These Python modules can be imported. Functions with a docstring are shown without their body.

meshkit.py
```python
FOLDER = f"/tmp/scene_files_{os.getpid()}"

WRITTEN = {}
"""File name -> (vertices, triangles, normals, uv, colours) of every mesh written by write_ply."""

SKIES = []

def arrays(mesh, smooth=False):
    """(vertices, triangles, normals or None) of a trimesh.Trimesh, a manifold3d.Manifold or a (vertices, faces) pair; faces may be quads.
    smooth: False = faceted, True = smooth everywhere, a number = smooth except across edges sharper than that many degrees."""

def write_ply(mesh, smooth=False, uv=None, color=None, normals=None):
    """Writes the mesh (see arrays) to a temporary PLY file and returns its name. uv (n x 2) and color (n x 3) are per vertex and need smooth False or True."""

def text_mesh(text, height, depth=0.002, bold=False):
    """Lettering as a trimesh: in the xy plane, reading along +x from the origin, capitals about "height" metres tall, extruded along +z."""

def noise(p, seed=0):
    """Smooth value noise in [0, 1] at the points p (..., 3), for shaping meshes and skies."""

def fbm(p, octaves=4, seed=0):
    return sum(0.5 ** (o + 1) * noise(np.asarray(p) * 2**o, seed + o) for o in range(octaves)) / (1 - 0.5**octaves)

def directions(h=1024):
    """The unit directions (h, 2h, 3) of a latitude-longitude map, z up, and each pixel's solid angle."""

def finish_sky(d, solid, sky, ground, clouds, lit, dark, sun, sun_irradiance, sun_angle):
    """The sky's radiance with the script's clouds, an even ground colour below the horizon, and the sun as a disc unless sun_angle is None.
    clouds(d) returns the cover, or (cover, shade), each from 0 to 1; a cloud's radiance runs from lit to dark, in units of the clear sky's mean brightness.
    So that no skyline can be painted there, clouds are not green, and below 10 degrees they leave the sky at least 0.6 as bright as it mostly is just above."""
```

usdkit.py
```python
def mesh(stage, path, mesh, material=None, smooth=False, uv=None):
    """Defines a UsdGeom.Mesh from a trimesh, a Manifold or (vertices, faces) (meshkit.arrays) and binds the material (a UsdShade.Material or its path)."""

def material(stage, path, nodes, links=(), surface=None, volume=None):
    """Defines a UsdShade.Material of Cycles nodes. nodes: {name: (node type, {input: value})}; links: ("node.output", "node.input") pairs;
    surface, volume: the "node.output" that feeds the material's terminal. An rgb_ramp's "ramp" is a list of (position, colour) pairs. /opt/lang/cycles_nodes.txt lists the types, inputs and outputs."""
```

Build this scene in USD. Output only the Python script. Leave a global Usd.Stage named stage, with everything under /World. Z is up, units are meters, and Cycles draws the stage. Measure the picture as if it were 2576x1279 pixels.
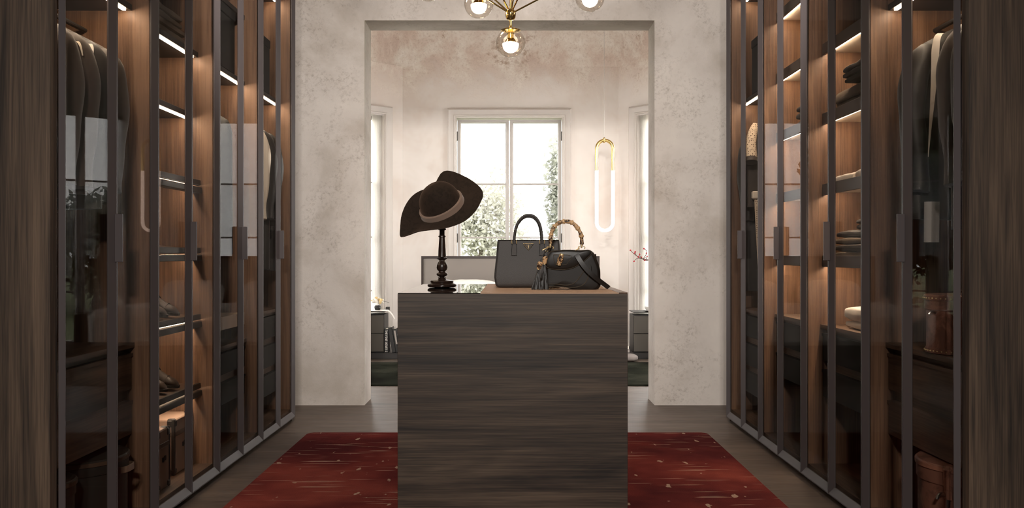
import math, random
import numpy as np, trimesh
from shapely.geometry import LineString, Polygon
from pxr import Usd, UsdGeom, UsdLux, Gf, Sdf, UsdShade
import usdkit, meshkit

stage = Usd.Stage.CreateInMemory()
UsdGeom.SetStageUpAxis(stage, UsdGeom.Tokens.z)
UsdGeom.SetStageMetersPerUnit(stage, 1.0)
UsdGeom.Xform.Define(stage, '/World')
UsdGeom.Scope.Define(stage, '/World/Looks')

# ---------------------------------------------------------------- camera, sky, exposure
F, CX, CY, EYE = 2500.0, 1288.0, 639.5, 1.249          # focal length in pixels of the 2576 x 1279 frame
cam = UsdGeom.Camera.Define(stage, '/World/camera')
cam.CreateHorizontalApertureAttr(36.0)
cam.CreateVerticalApertureAttr(36.0 * 1279 / 2576)
cam.CreateFocalLengthAttr(36.0 * F / 2576)
cam.CreateClippingRangeAttr(Gf.Vec2f(0.05, 500))
cam.AddTranslateOp().Set(Gf.Vec3d(0, 0, EYE))
cam.AddRotateXOp().Set(90.0)
cam.CreateExposureAttr(0.0)
SKY = 3.1
dome = UsdLux.DomeLight.Define(stage, '/World/sky')
dome.CreateIntensityAttr(SKY)
dome.CreateColorAttr(Gf.Vec3f(1.0, 0.985, 0.96))
LED, BULB, PENDANT = 88.0, 26.0, 9.0
# unseen lamps, placed to light the doorway wall, island and end panels: (place, aimed at, intensity, cone half angle); their housings are built below
UNSEEN_LAMPS = [((-.80, 4.3, 3.40), (-1.20, 8.2, 1.75), 1.0, 34), ((.80, 4.3, 3.40), (1.20, 8.2, 1.75), 1.0, 34),
         ((-.16, -2.2, 3.40), (-1.0, 4.6, .45), .48, 28), ((.16, -2.2, 3.40), (.9, 4.5, .7), .40, 28)]
UNSEEN_LAMP = 1900.0
for i, (p, q, k, a) in enumerate(UNSEEN_LAMPS):
    d = Gf.Vec3d(*[y - x for x, y in zip(p, q)]).GetNormalized()
    L = UsdLux.SphereLight.Define(stage, f'/World/unseen_lamp_{i + 1}')
    L.CreateRadiusAttr(.07 if i < 2 else .14)
    L.CreateIntensityAttr(UNSEEN_LAMP * k)
    L.CreateColorAttr(Gf.Vec3f(1.0, .94, .88))
    sh_ = UsdLux.ShapingAPI.Apply(L.GetPrim())
    sh_.CreateShapingConeAngleAttr(float(a)); sh_.CreateShapingConeSoftnessAttr(.5)
    L.AddTransformOp().Set(Gf.Matrix4d().SetLookAt(Gf.Vec3d(*p), Gf.Vec3d(*p) + d, Gf.Vec3d(0, 0, 1)).GetInverse())


def P(px, py, Y):
    """The point at depth Y that the photograph shows at pixel (px, py)."""
    return np.array([(px - CX) * Y / F, Y, EYE + (CY - py) * Y / F])


# ---------------------------------------------------------------- writing prims
_used = {}


def numbered(path):
    k = _used.get(path, -1) + 1
    _used[path] = k
    return path if k == 0 else f'{path}_{k:03d}'


GROUPS = {'glazed_wardrobe': 'glazed wardrobes along both sides', 'jacket': 'dark jackets on the nearest rails', 'coat': 'coats in the farthest wardrobes', 'suit': 'suits in the third left wardrobe',
          'ankle_boot': 'lace-up boots on the shoe shelves', 'hat_box': 'round leather boxes', 'trunk': 'tan trunks on the wardrobe floor', 'book': 'books on the bed platform',
          'tree': 'trees outside the windows', 'pillow': 'white bed pillows', 'nightstand': 'nightstands beside the bed', 'curtain': 'sheer curtains in the bay', 'end_panel': 'walnut end panels',
          'unseen_ceiling_lamp': 'unseen ceiling lamps', 'folded_garment': 'folded clothes on the shelves'}


class Thing:
    def __init__(self, path, loc):
        self.path, self.loc = path, np.array(loc, float)


def thing(name, label, cat=None, loc=(0, 0, 0), group=None, kind=None, rotz=0.0):
    path = numbered('/World/' + name)
    x = UsdGeom.Xform.Define(stage, path)
    x.AddTranslateOp().Set(Gf.Vec3d(*map(float, loc)))
    if rotz:
        x.AddRotateZOp().Set(float(rotz))
    p = x.GetPrim()
    if label:
        p.SetCustomDataByKey('label', label)
    if cat:
        p.SetCustomDataByKey('category', cat)
    group = group or GROUPS.get(name)
    if group:
        p.SetCustomDataByKey('group', group)
    if kind:
        p.SetCustomDataByKey('kind', kind)
    return Thing(path, loc if not rotz else (0, 0, 0))


def part(parent, name, mesh, mat, smooth=35, label=None, kind=None):
    """A mesh under a thing or a part. The mesh is given in world coordinates (local ones under a turned thing)."""
    if isinstance(mesh, (list, tuple)) and not (len(mesh) == 2 and isinstance(mesh[0], np.ndarray)):
        mesh = trimesh.util.concatenate(list(mesh))
    v, f, _ = meshkit.arrays(mesh)
    path = numbered(parent.path + '/' + name)
    usdkit.mesh(stage, path, trimesh.Trimesh(v - parent.loc, f, process=False), M[mat], smooth=smooth)
    p = stage.GetPrimAtPath(path)
    if label:
        p.SetCustomDataByKey('label', label)
    if kind:
        p.SetCustomDataByKey('kind', kind)
    return Thing(path, parent.loc)


def solo(name, mesh, mat, label, cat=None, smooth=35, kind=None, group=None):
    """A top-level thing that is one mesh, with its origin at its base."""
    if isinstance(mesh, (list, tuple)):
        mesh = trimesh.util.concatenate(list(mesh))
    v, f, _ = meshkit.arrays(mesh)
    lo, hi = v.min(0), v.max(0)
    base = np.array([(lo[0] + hi[0]) / 2, (lo[1] + hi[1]) / 2, lo[2]]) if kind != 'structure' else np.zeros(3)
    path = numbered('/World/' + name)
    m = usdkit.mesh(stage, path, trimesh.Trimesh(v - base, f, process=False), M[mat], smooth=smooth)
    if kind != 'structure':
        UsdGeom.Xformable(m).AddTranslateOp().Set(Gf.Vec3d(*map(float, base)))
    p = m.GetPrim()
    if label:
        p.SetCustomDataByKey('label', label)
    for k, x in (('category', cat), ('kind', kind), ('group', group or GROUPS.get(name))):
        if x:
            p.SetCustomDataByKey(k, x)
    return Thing(path, base)


# ---------------------------------------------------------------- meshes
def box(x0, x1, y0, y1, z0, z1, b=0.0):
    x0, x1 = sorted((x0, x1)); y0, y1 = sorted((y0, y1)); z0, z1 = sorted((z0, z1))
    if not b:
        m = trimesh.creation.box((x1 - x0, y1 - y0, z1 - z0))
        m.apply_translation(((x0 + x1) / 2, (y0 + y1) / 2, (z0 + z1) / 2))
        return m
    b = min(b, (x1 - x0) * .45, (y1 - y0) * .45, (z1 - z0) * .45)
    pts = []
    for x, sx in ((x0, 1), (x1, -1)):
        for y, sy in ((y0, 1), (y1, -1)):
            for z, sz in ((z0, 1), (z1, -1)):
                pts += [(x + sx * b, y + sy * b, z), (x + sx * b, y, z + sz * b), (x, y + sy * b, z + sz * b)]
    return trimesh.convex.convex_hull(np.array(pts))


def loft(rings, closed=True, caps=True):
    """A skin through rings of equal length; caps are fans."""
    R = np.array(rings, float)
    k, n = R.shape[:2]
    v = R.reshape(-1, 3)
    f = []
    for i in range(k - 1):
        for j in range(n if closed else n - 1):
            a, b = i * n + j, i * n + (j + 1) % n
            f += [(a, b, b + n), (a, b + n, a + n)]
    if caps and closed:
        v = np.vstack([v, R[0].mean(0), R[-1].mean(0)])
        for j in range(n):
            f += [(k * n, (j + 1) % n, j), (k * n + 1, (k - 1) * n + j, (k - 1) * n + (j + 1) % n)]
    m = trimesh.Trimesh(v, np.array(f), process=False)
    if caps and closed and m.volume < 0:
        m.invert()
    return m


def tube(pts, r, n=10, caps=True, flat=1.0):
    """A round bar along a line; r is one radius or one per point; flat squeezes it along the second normal."""
    pts = np.array(pts, float)
    r = np.broadcast_to(r, len(pts))
    d = np.gradient(pts, axis=0)
    d /= np.linalg.norm(d, axis=1, keepdims=True) + 1e-12
    ref = np.array([0, 0, 1.0]) if abs(d[0][2]) < .9 else np.array([0, 1.0, 0])
    u = np.cross(d[0], ref); u /= np.linalg.norm(u)
    rings = []
    for i in range(len(pts)):
        u = u - d[i] * (u @ d[i]); u /= np.linalg.norm(u)
        w = np.cross(d[i], u)
        t = np.linspace(0, 2 * np.pi, n, endpoint=False)[:, None]
        rings.append(pts[i] + r[i] * (np.cos(t) * u + flat * np.sin(t) * w))
    return loft(rings, caps=caps)


def spline(pts, n=40):
    from scipy.interpolate import CubicSpline
    pts = np.array(pts, float)
    t = np.r_[0, np.cumsum(np.linalg.norm(np.diff(pts, axis=0), axis=1))]
    return CubicSpline(t, pts)(np.linspace(0, t[-1], n))


def lathe(prof, c, n=32, axis=None):
    """prof: (radius, height) pairs from bottom to top, turned about the vertical through c, or about axis."""
    t = np.linspace(0, 2 * np.pi, n, endpoint=False)
    rings = [np.stack([max(r, 1e-4) * np.cos(t), max(r, 1e-4) * np.sin(t), np.full(n, z)], 1) for r, z in prof]
    m = loft(rings)
    if axis is not None:
        m.apply_transform(trimesh.geometry.align_vectors([0, 0, 1], axis))
    m.apply_translation(c)
    return m


def sphere(c, r, sub=3):
    m = trimesh.creation.icosphere(subdivisions=sub, radius=1.0)
    m.apply_scale(r)
    m.apply_translation(c)
    return m


def prism(poly, y0, y1):
    """A polygon of (x, z) points, extruded from depth y0 to y1."""
    p = poly if isinstance(poly, Polygon) else Polygon(poly).buffer(0)
    m = trimesh.creation.extrude_polygon(p, y1 - y0, engine='earcut')
    v = m.vertices.copy()
    return fix(trimesh.Trimesh(np.stack([v[:, 0], y0 + v[:, 2], v[:, 1]], 1), m.faces, process=False))


def fix(m):
    if m.volume < 0:
        m.invert()
    return m


def rect_frame(u0, u1, z0, z1, prof, to):
    """A mitred frame. prof: closed list of (inset from the outer edge, outward height); to(u, n, z) gives the world point."""
    rings = []
    for t, n in list(prof) + [prof[0]]:
        rings.append([to(u, n, z) for u, z in ((u0 + t, z0 + t), (u1 - t, z0 + t), (u1 - t, z1 - t), (u0 + t, z1 - t))])
    return fix(loft(rings, caps=False))


def wobble(m, amp, scale, seed=0, fixed_below=None):
    v = m.vertices.copy()
    n = m.vertex_normals
    k = (meshkit.fbm(v * scale + seed * 7.3, 3, seed) - .5) * 2 * amp
    if fixed_below is not None:
        k = np.where(v[:, 2] < fixed_below, 0, k)
    return trimesh.Trimesh(v + n * k[:, None], m.faces, process=False)


# ---------------------------------------------------------------- materials
M = {}


def mat(name, nodes, links, surface='p.BSDF'):
    M[name] = usdkit.material(stage, '/World/Looks/' + name, nodes, links, surface=surface)


def plain(name, c, rough=.5, metal=0.0, bump=None, **kw):
    nodes = {'p': ('principled_bsdf', {'base_color': c, 'roughness': rough, 'metallic': metal, **kw})}
    links = []
    if bump:
        sc, st = bump
        nodes |= {'tc': ('texture_coordinate', {}), 'n': ('noise_texture', {'scale': sc, 'detail': 4.0}), 'b': ('bump', {'strength': st, 'distance': .003})}
        links = [('tc.object', 'n.vector'), ('n.fac', 'b.height'), ('b.normal', 'p.normal')]
    mat(name, nodes, links)


def wood(name, grain, dark, mid, light, rough=.45, across=1.0, spec=.4):
    def sc(al, ac):
        return tuple(al if a == grain else ac * across for a in 'xyz')
    mat(name, {
        'tc': ('texture_coordinate', {}),
        'm1': ('mapping', {'scale': sc(.55, 6.0), 'location': (3.1, 1.7, 5.2)}), 'm2': ('mapping', {'scale': sc(1.0, 34.0)}), 'm3': ('mapping', {'scale': sc(2.6, 150.0)}),
        'n1': ('noise_texture', {'scale': 1.0, 'detail': 4.0, 'roughness': .55, 'distortion': 1.3}),
        'n2': ('noise_texture', {'scale': 1.0, 'detail': 4.0, 'roughness': .62, 'distortion': 1.2}),
        'n3': ('noise_texture', {'scale': 1.0, 'detail': 3.0, 'roughness': .7}),
        'a': ('mix_float', {'fac': .36}), 'b': ('mix_float', {'fac': .3}),
        'r': ('rgb_ramp', {'ramp': [(0.0, dark), (.39, dark), (.5, mid), (.61, light), (1.0, light)]}),
        'bm': ('bump', {'strength': .12, 'distance': .002}),
        'p': ('principled_bsdf', {'roughness': rough, 'specular_ior_level': spec})},
        [('tc.object', 'm1.vector'), ('tc.object', 'm2.vector'), ('tc.object', 'm3.vector'),
         ('m1.vector', 'n1.vector'), ('m2.vector', 'n2.vector'), ('m3.vector', 'n3.vector'),
         ('n1.fac', 'a.a'), ('n2.fac', 'a.b'), ('a.result', 'b.a'), ('n3.fac', 'b.b'), ('b.result', 'r.fac'),
         ('r.color', 'p.base_color'), ('n3.fac', 'bm.height'), ('bm.normal', 'p.normal')])


wood('walnut_upright', 'z', (.020, .0145, .0115), (.064, .043, .030), (.122, .082, .055))
wood('walnut_across', 'x', (.015, .0115, .0095), (.050, .035, .025), (.100, .071, .049))
wood('walnut_inside', 'z', (.075, .038, .022), (.150, .080, .046), (.225, .126, .074), rough=.5)
wood('walnut_shelf', 'y', (.050, .028, .018), (.105, .060, .037), (.160, .095, .058), rough=.5)
wood('walnut_rim', 'y', (.060, .032, .020), (.110, .062, .040), (.150, .090, .060), rough=.4)


def plaster(name, base, stain, pit, pale, warm=None, bump=.25, pits=(.60, .70), sc=1.0):
    nodes = {
        'g': ('texture_coordinate', {}),
        'n1': ('noise_texture', {'scale': 1.1 * sc, 'detail': 6.0, 'roughness': .62, 'distortion': .3}),
        'n2': ('noise_texture', {'scale': 34.0 * sc, 'detail': 7.0, 'roughness': .80, 'distortion': .15}),
        'n3': ('noise_texture', {'scale': 3.2 * sc, 'detail': 5.0, 'roughness': .7, 'distortion': .4}),
        'r1': ('rgb_ramp', {'ramp': [(0.0, stain), (.38, stain), (.52, base), (.66, pale), (1.0, pale)]}),
        'r2': ('rgb_ramp', {'ramp': [(0.0, (0, 0, 0)), (pits[0] - .06, (0, 0, 0)), (pits[1], (1, 1, 1)), (1.0, (1, 1, 1))]}),
        'r3': ('rgb_ramp', {'ramp': [(0.0, (0, 0, 0)), (.46, (0, 0, 0)), (.60, (1, 1, 1)), (1.0, (1, 1, 1))]}),
        'k': ('math', {'math_type': 'multiply'}), 'k2': ('math', {'math_type': 'multiply', 'value2': .55}),
        'mx': ('mix_color', {'b': pit}),
        'b': ('bump', {'strength': bump, 'distance': .006}),
        'p': ('principled_bsdf', {'roughness': .85, 'specular_ior_level': .2})}
    links = [('g.object', 'n1.vector'), ('g.object', 'n2.vector'), ('g.object', 'n3.vector'), ('n1.fac', 'r1.fac'), ('n2.fac', 'r2.fac'), ('n3.fac', 'r3.fac'),
             ('r2.color', 'k.value1'), ('r3.color', 'k.value2'), ('k.value', 'k2.value1'), ('k2.value', 'mx.fac'), ('r1.color', 'mx.a'),
             ('mx.result', 'p.base_color'), ('n2.fac', 'b.height'), ('b.normal', 'p.normal')]
    mat(name, nodes, links)


plaster('plaster_grey', (.56, .51, .47), (.44, .39, .345), (.25, .21, .18), (.61, .56, .515), bump=.35, pits=(.55, .64))
plaster('plaster_white', (.81, .755, .71), (.76, .69, .64), (.52, .45, .40), (.84, .79, .745), bump=.12, pits=(.64, .76))
# bedroom plaster: sound on the walls; old, stained and flaking from the top of the walls up into the cove
def bedroom_plaster():
    N = lambda sc, d, r, ds, **k: ('noise_texture', {'scale': sc, 'detail': d, 'roughness': r, 'distortion': ds, **k})
    ramp = lambda *st: ('rgb_ramp', {'ramp': [(0.0, st[0][1])] + list(st) + [(1.0, st[-1][1])]})
    O, I = (0, 0, 0), (1, 1, 1)
    mat('plaster_bedroom', {
        'g': ('geometry', {}), 'xyz': ('separate_xyz', {}),
        'n1': N(1.9, 7.0, .66, .4), 'n2': N(9.5, 9.0, .80, .25), 'n3': N(1.5, 6.0, .62, .9), 'n4': N(1.0, 4.0, .6, .5), 'n5': N(38.0, 5.0, .7, .6),
        'r1': ramp((.36, (.60, .47, .41)), (.46, (.69, .58, .51)), (.54, (.76, .69, .62)), (.64, (.84, .79, .73))),
        'r2': ramp((.52, O), (.62, I)), 'r3': ramp((.47, O), (.58, I)), 'r5': ramp((.50, O), (.66, I)),
        'k': ('math', {'math_type': 'multiply'}), 'k2': ('math', {'math_type': 'multiply', 'value2': .85}),
        'flake': ('mix_color', {'b': (.40, .27, .19)}), 'dist': ('vector_math', {'math_type': 'distance', 'vector2': (-.02, 12.97, 3.86)}), 'spot': ('map_range', {'from_min': .48, 'from_max': .12, 'to_min': -.03, 'to_max': .07, 'clamp': True}), 'n2s': ('math', {'math_type': 'add'}), 'n3s': ('math', {'math_type': 'add'}),
        'k5': ('math', {'math_type': 'multiply', 'value2': .35}), 'speck': ('mix_color', {'b': (.42, .31, .25)}),
        'rb': ramp((.40, (.72, .655, .605)), (.50, (.77, .725, .685)), (.62, (.80, .76, .725))),
        'add': ('math', {'math_type': 'multiply_add', 'value2': 1.5}), 'mr': ('map_range', {'range_type': 'smoothstep', 'from_min': 3.95, 'from_max': 4.55, 'to_min': 0.0, 'to_max': 1.0, 'clamp': True}),
        'mx': ('mix_color', {}), 'kb': ('math', {'math_type': 'multiply', 'value2': .5}),
        'b': ('bump', {'strength': .5, 'distance': .012}), 'p': ('principled_bsdf', {'roughness': .88, 'specular_ior_level': .15})},
        [('g.position', 'xyz.vector')] + [('g.position', f'n{i}.vector') for i in (1, 2, 3, 4, 5)] +
        [('n1.fac', 'r1.fac'), ('g.position', 'dist.vector1'), ('dist.value', 'spot.value'), ('n2.fac', 'n2s.value1'), ('spot.result', 'n2s.value2'), ('n3.fac', 'n3s.value1'), ('spot.result', 'n3s.value2'), ('n2s.value', 'r2.fac'), ('n3s.value', 'r3.fac'), ('n5.fac', 'r5.fac'), ('r2.color', 'k.value1'), ('r3.color', 'k.value2'), ('k.value', 'k2.value1'),
         ('r5.color', 'k5.value1'), ('r1.color', 'speck.a'), ('k5.value', 'speck.fac'), ('speck.result', 'flake.a'), ('k2.value', 'flake.fac'),
         ('n4.fac', 'rb.fac'), ('n1.fac', 'add.value1'), ('xyz.z', 'add.value3'), ('add.value', 'mr.value'), ('mr.result', 'mx.fac'), ('rb.color', 'mx.a'), ('flake.result', 'mx.b'),
         ('mx.result', 'p.base_color'), ('n2.fac', 'kb.value1'), ('mr.result', 'kb.value2'), ('kb.value', 'b.height'), ('b.normal', 'p.normal')])
bedroom_plaster()
# resin floor brushed across the room
mat('floor_resin', {
    'g': ('texture_coordinate', {}), 'm1': ('mapping', {'scale': (.9, 9.0, 1.0)}), 'm2': ('mapping', {'scale': (5.0, 60.0, 1.0)}),
    'n1': ('noise_texture', {'scale': 1.0, 'detail': 6.0, 'roughness': .62, 'distortion': .6}),
    'n2': ('noise_texture', {'scale': 1.0, 'detail': 5.0, 'roughness': .65}),
    'a': ('mix_float', {'fac': .35}),
    'r': ('rgb_ramp', {'ramp': [(0.0, (.045, .031, .024)), (.38, (.060, .043, .033)), (.52, (.090, .066, .051)), (.68, (.135, .102, .080)), (1.0, (.15, .115, .09))]}),
    'rr': ('map_range', {'from_min': .3, 'from_max': .7, 'to_min': .36, 'to_max': .58}),
    'b': ('bump', {'strength': .10, 'distance': .003}),
    'p': ('principled_bsdf', {'specular_ior_level': .25})},
    [('g.object', 'm1.vector'), ('g.object', 'm2.vector'), ('m1.vector', 'n1.vector'), ('m2.vector', 'n2.vector'), ('n1.fac', 'a.a'), ('n2.fac', 'a.b'),
     ('a.result', 'r.fac'), ('r.color', 'p.base_color'), ('n2.fac', 'rr.value'), ('rr.result', 'p.roughness'), ('n2.fac', 'b.height'), ('b.normal', 'p.normal')])


def rug(name, c0, c1, c2, thread=None):
    nodes = {
        'g': ('texture_coordinate', {}),
        'n0': ('noise_texture', {'scale': .9, 'detail': 4.0, 'roughness': .6}),
        'nf': ('noise_texture', {'scale': 260.0, 'detail': 2.0}),
        'r0': ('rgb_ramp', {'ramp': [(0.0, c0), (.38, c0), (.5, c1), (.62, c2), (1.0, c2)]}),
        'hs': ('mix_color', {'blend_type': 'multiply', 'fac': .7}),
        'rf': ('rgb_ramp', {'ramp': [(0.0, (.45, .45, .45)), (.5, (1, 1, 1)), (1.0, (1.5, 1.5, 1.5))]}),
        'b': ('bump', {'strength': .5, 'distance': .004}),
        'p': ('principled_bsdf', {'roughness': .95, 'specular_ior_level': .0})}
    links = [('g.object', 'n0.vector'), ('g.object', 'nf.vector'), ('n0.fac', 'r0.fac'), ('nf.fac', 'rf.fac'), ('r0.color', 'hs.a'), ('rf.color', 'hs.b'),
             ('nf.fac', 'b.height'), ('b.normal', 'p.normal')]
    if thread:
        nodes |= {
            'm1': ('mapping', {'scale': (2.3, 46.0, 1.0)}), 'n1': ('noise_texture', {'scale': 1.0, 'detail': 1.5, 'roughness': .4}),
            'm2': ('mapping', {'scale': (1.6, 1.9, 1.0), 'location': (4.0, 2.0, 0)}), 'n2': ('noise_texture', {'scale': 1.5, 'detail': 3.0, 'roughness': .6}),
            'm3': ('mapping', {'scale': (15.0, 6.0, 1.0), 'rotation': (0, 0, .25)}), 'n3': ('noise_texture', {'scale': 1.0, 'detail': 2.0, 'roughness': .5}),
            'r1': ('rgb_ramp', {'ramp': [(0.0, (0, 0, 0)), (.655, (0, 0, 0)), (.68, (1, 1, 1)), (1.0, (1, 1, 1))]}),
            'r2': ('rgb_ramp', {'ramp': [(0.0, (.0, .0, .0)), (.40, (0, 0, 0)), (.55, (1, 1, 1)), (1.0, (1, 1, 1))]}),
            'r3': ('rgb_ramp', {'ramp': [(0.0, (0, 0, 0)), (.685, (0, 0, 0)), (.715, (1, 1, 1)), (1.0, (1, 1, 1))]}),
            'k': ('math', {'math_type': 'multiply'}), 'mxx': ('math', {'math_type': 'maximum'}), 'k3': ('math', {'math_type': 'multiply', 'value2': .75}),
            'th': ('mix_color', {'b': thread})}
        links += [('g.object', 'm1.vector'), ('g.object', 'm2.vector'), ('g.object', 'm3.vector'), ('m1.vector', 'n1.vector'), ('m2.vector', 'n2.vector'), ('m3.vector', 'n3.vector'),
                  ('n1.fac', 'r1.fac'), ('n2.fac', 'r2.fac'), ('n3.fac', 'r3.fac'), ('r1.color', 'k.value1'), ('r2.color', 'k.value2'),
                  ('k.value', 'mxx.value1'), ('r3.color', 'mxx.value2'), ('mxx.value', 'k3.value1'), ('k3.value', 'th.fac'), ('hs.result', 'th.a'), ('th.result', 'p.base_color')]
    else:
        links.append(('hs.result', 'p.base_color'))
    mat(name, nodes, links)


rug('rug_red', (.066, .016, .017), (.112, .024, .022), (.19, .044, .034), thread=(.40, .29, .22))
rug('rug_green', (.011, .011, .009), (.019, .020, .015), (.034, .034, .026))
plain('bronze', (.064, .053, .053), .5, 0.0, specular_ior_level=.2)
plain('black_metal', (.016, .014, .013), .45, .3)
plain('taupe_metal', (.105, .082, .068), .5, .2)
plain('shelf_cream', (.62, .52, .42), .6)
plain('brass', (.78, .56, .22), .18, 1.0)
plain('gold', (.92, .70, .38), .38, .75)
plain('steel', (.45, .43, .40), .3, 1.0)
plain('white_paint', (.64, .60, .565), .45)
plain('white_frame', (.50, .475, .455), .4)
plain('hinge_metal', (.05, .045, .04), .4, .6)
plain('leather_tan', (.56, .38, .27), .7, bump=(220, .2), specular_ior_level=.15)
plain('tote_leather', (.052, .046, .043), .46, bump=(420, .35), specular_ior_level=.4)
plain('black_leather', (.012, .009, .007), .38, bump=(350, .05), specular_ior_level=.3)
plain('bag_piping', (.060, .048, .034), .4)
plain('black_edge', (.010, .009, .008), .5)
plain('shoe_leather', (.028, .017, .012), .55, bump=(500, .15), specular_ior_level=.25)
plain('shoe_sole', (.014, .010, .008), .6)
plain('dark_wood', (.020, .010, .007), .28)
plain('black_glass', (.012, .012, .012), .015, specular_ior_level=.9)
plain('headboard_fabric', (.215, .19, .17), .9, bump=(400, .3))
plain('white_linen', (.80, .76, .71), .9, bump=(30, .25))
plain('cushion_grey', (.20, .17, .155), .95, bump=(200, .3))
plain('drawer_taupe', (.055, .046, .035), .6)
plain('nightstand_black', (.014, .012, .011), .45)
plain('porcelain', (.78, .75, .70), .25)
plain('book_black', (.012, .011, .010), .55)
plain('book_pages', (.78, .72, .63), .9)
plain('book_letters', (.80, .76, .70), .6)
plain('book_grey', (.35, .31, .28), .7)
plain('petal_white', (.80, .76, .68), .7)
plain('petal_yellow', (.70, .52, .25), .7)
plain('leaf_dark', (.04, .05, .03), .5)
plain('berry_red', (.45, .03, .04), .35)
plain('twig_brown', (.12, .08, .06), .8)
plain('glass_vase', (.30, .32, .30), .15)
plain('cloth_brown', (.060, .042, .031), .6, bump=(400, .10), sheen_weight=.15)
plain('cloth_black', (.016, .013, .011), .55, bump=(400, .10), sheen_weight=.06)
plain('cloth_white', (.78, .72, .65), .85, bump=(60, .3))
plain('cloth_cream', (.74, .64, .52), .85, bump=(60, .3))
plain('cloth_grey', (.26, .22, .185), .95, bump=(140, .5))
plain('cloth_olive', (.14, .105, .075), .95, bump=(140, .5))
plain('cloth_dark', (.050, .040, .034), .95, bump=(140, .5))
plain('cloth_striped', (.45, .43, .41), .85, bump=(80, .3))
plain('hanger_wood', (.22, .12, .07), .4)
plain('box_green', (.030, .026, .021), .5, bump=(60, .3))
plain('box_trim', (.100, .062, .040), .45, bump=(60, .3))
plain('trunk_tan', (.29, .19, .14), .6, bump=(80, .3))
plain('trunk_corner', (.012, .009, .008), .5)
plain('black_box', (.008, .0075, .007), .8)
plain('box_beige', (.50, .40, .31), .7)
plain('tray_wood', (.42, .29, .20), .55)
plain('ground_grass', (.10, .12, .05), .95)
plain('bark', (.10, .08, .06), .9)
plain('candle_cap', (.55, .40, .18), .35, 1.0)
for nm, c, c2 in (('hatbox_leather', (.42, .20, .135), (.22, .10, .068)), ('bamboo', (.60, .38, .20), (.028, .012, .006)), ('felt', (.030, .021, .016), (.022, .016, .012)),
                  ('trunk_leather', (.28, .135, .095), (.13, .062, .046))):
    s = {'hatbox_leather': 9, 'bamboo': 55, 'felt': 40, 'trunk_leather': 8}[nm]
    mat(nm, {'tc': ('texture_coordinate', {}), 'n': ('noise_texture', {'scale': float(s), 'detail': 5.0, 'roughness': .65, 'distortion': .8}),
             'r': ('rgb_ramp', {'ramp': [(0.0, c2), (.40 if nm != 'bamboo' else .45, c2), (.53 if nm != 'bamboo' else .51, c), (1.0, c)]}), 'b': ('bump', {'strength': .2, 'distance': .002}),
             'p': ('principled_bsdf', {'roughness': .9 if nm == 'felt' else .42, 'sheen_weight': .25 if nm == 'felt' else 0.0, 'sheen_tint': (.6, .4, .3), 'specular_ior_level': .1 if nm == 'felt' else .4})},
        [('tc.object', 'n.vector'), ('n.fac', 'r.fac'), ('r.color', 'p.base_color'), ('n.fac', 'b.height'), ('b.normal', 'p.normal')])
plain('felt_band', (.24, .165, .125), .9, sheen_weight=.3)
plain('bamboo_node', (.70, .45, .22), .35)
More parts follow.
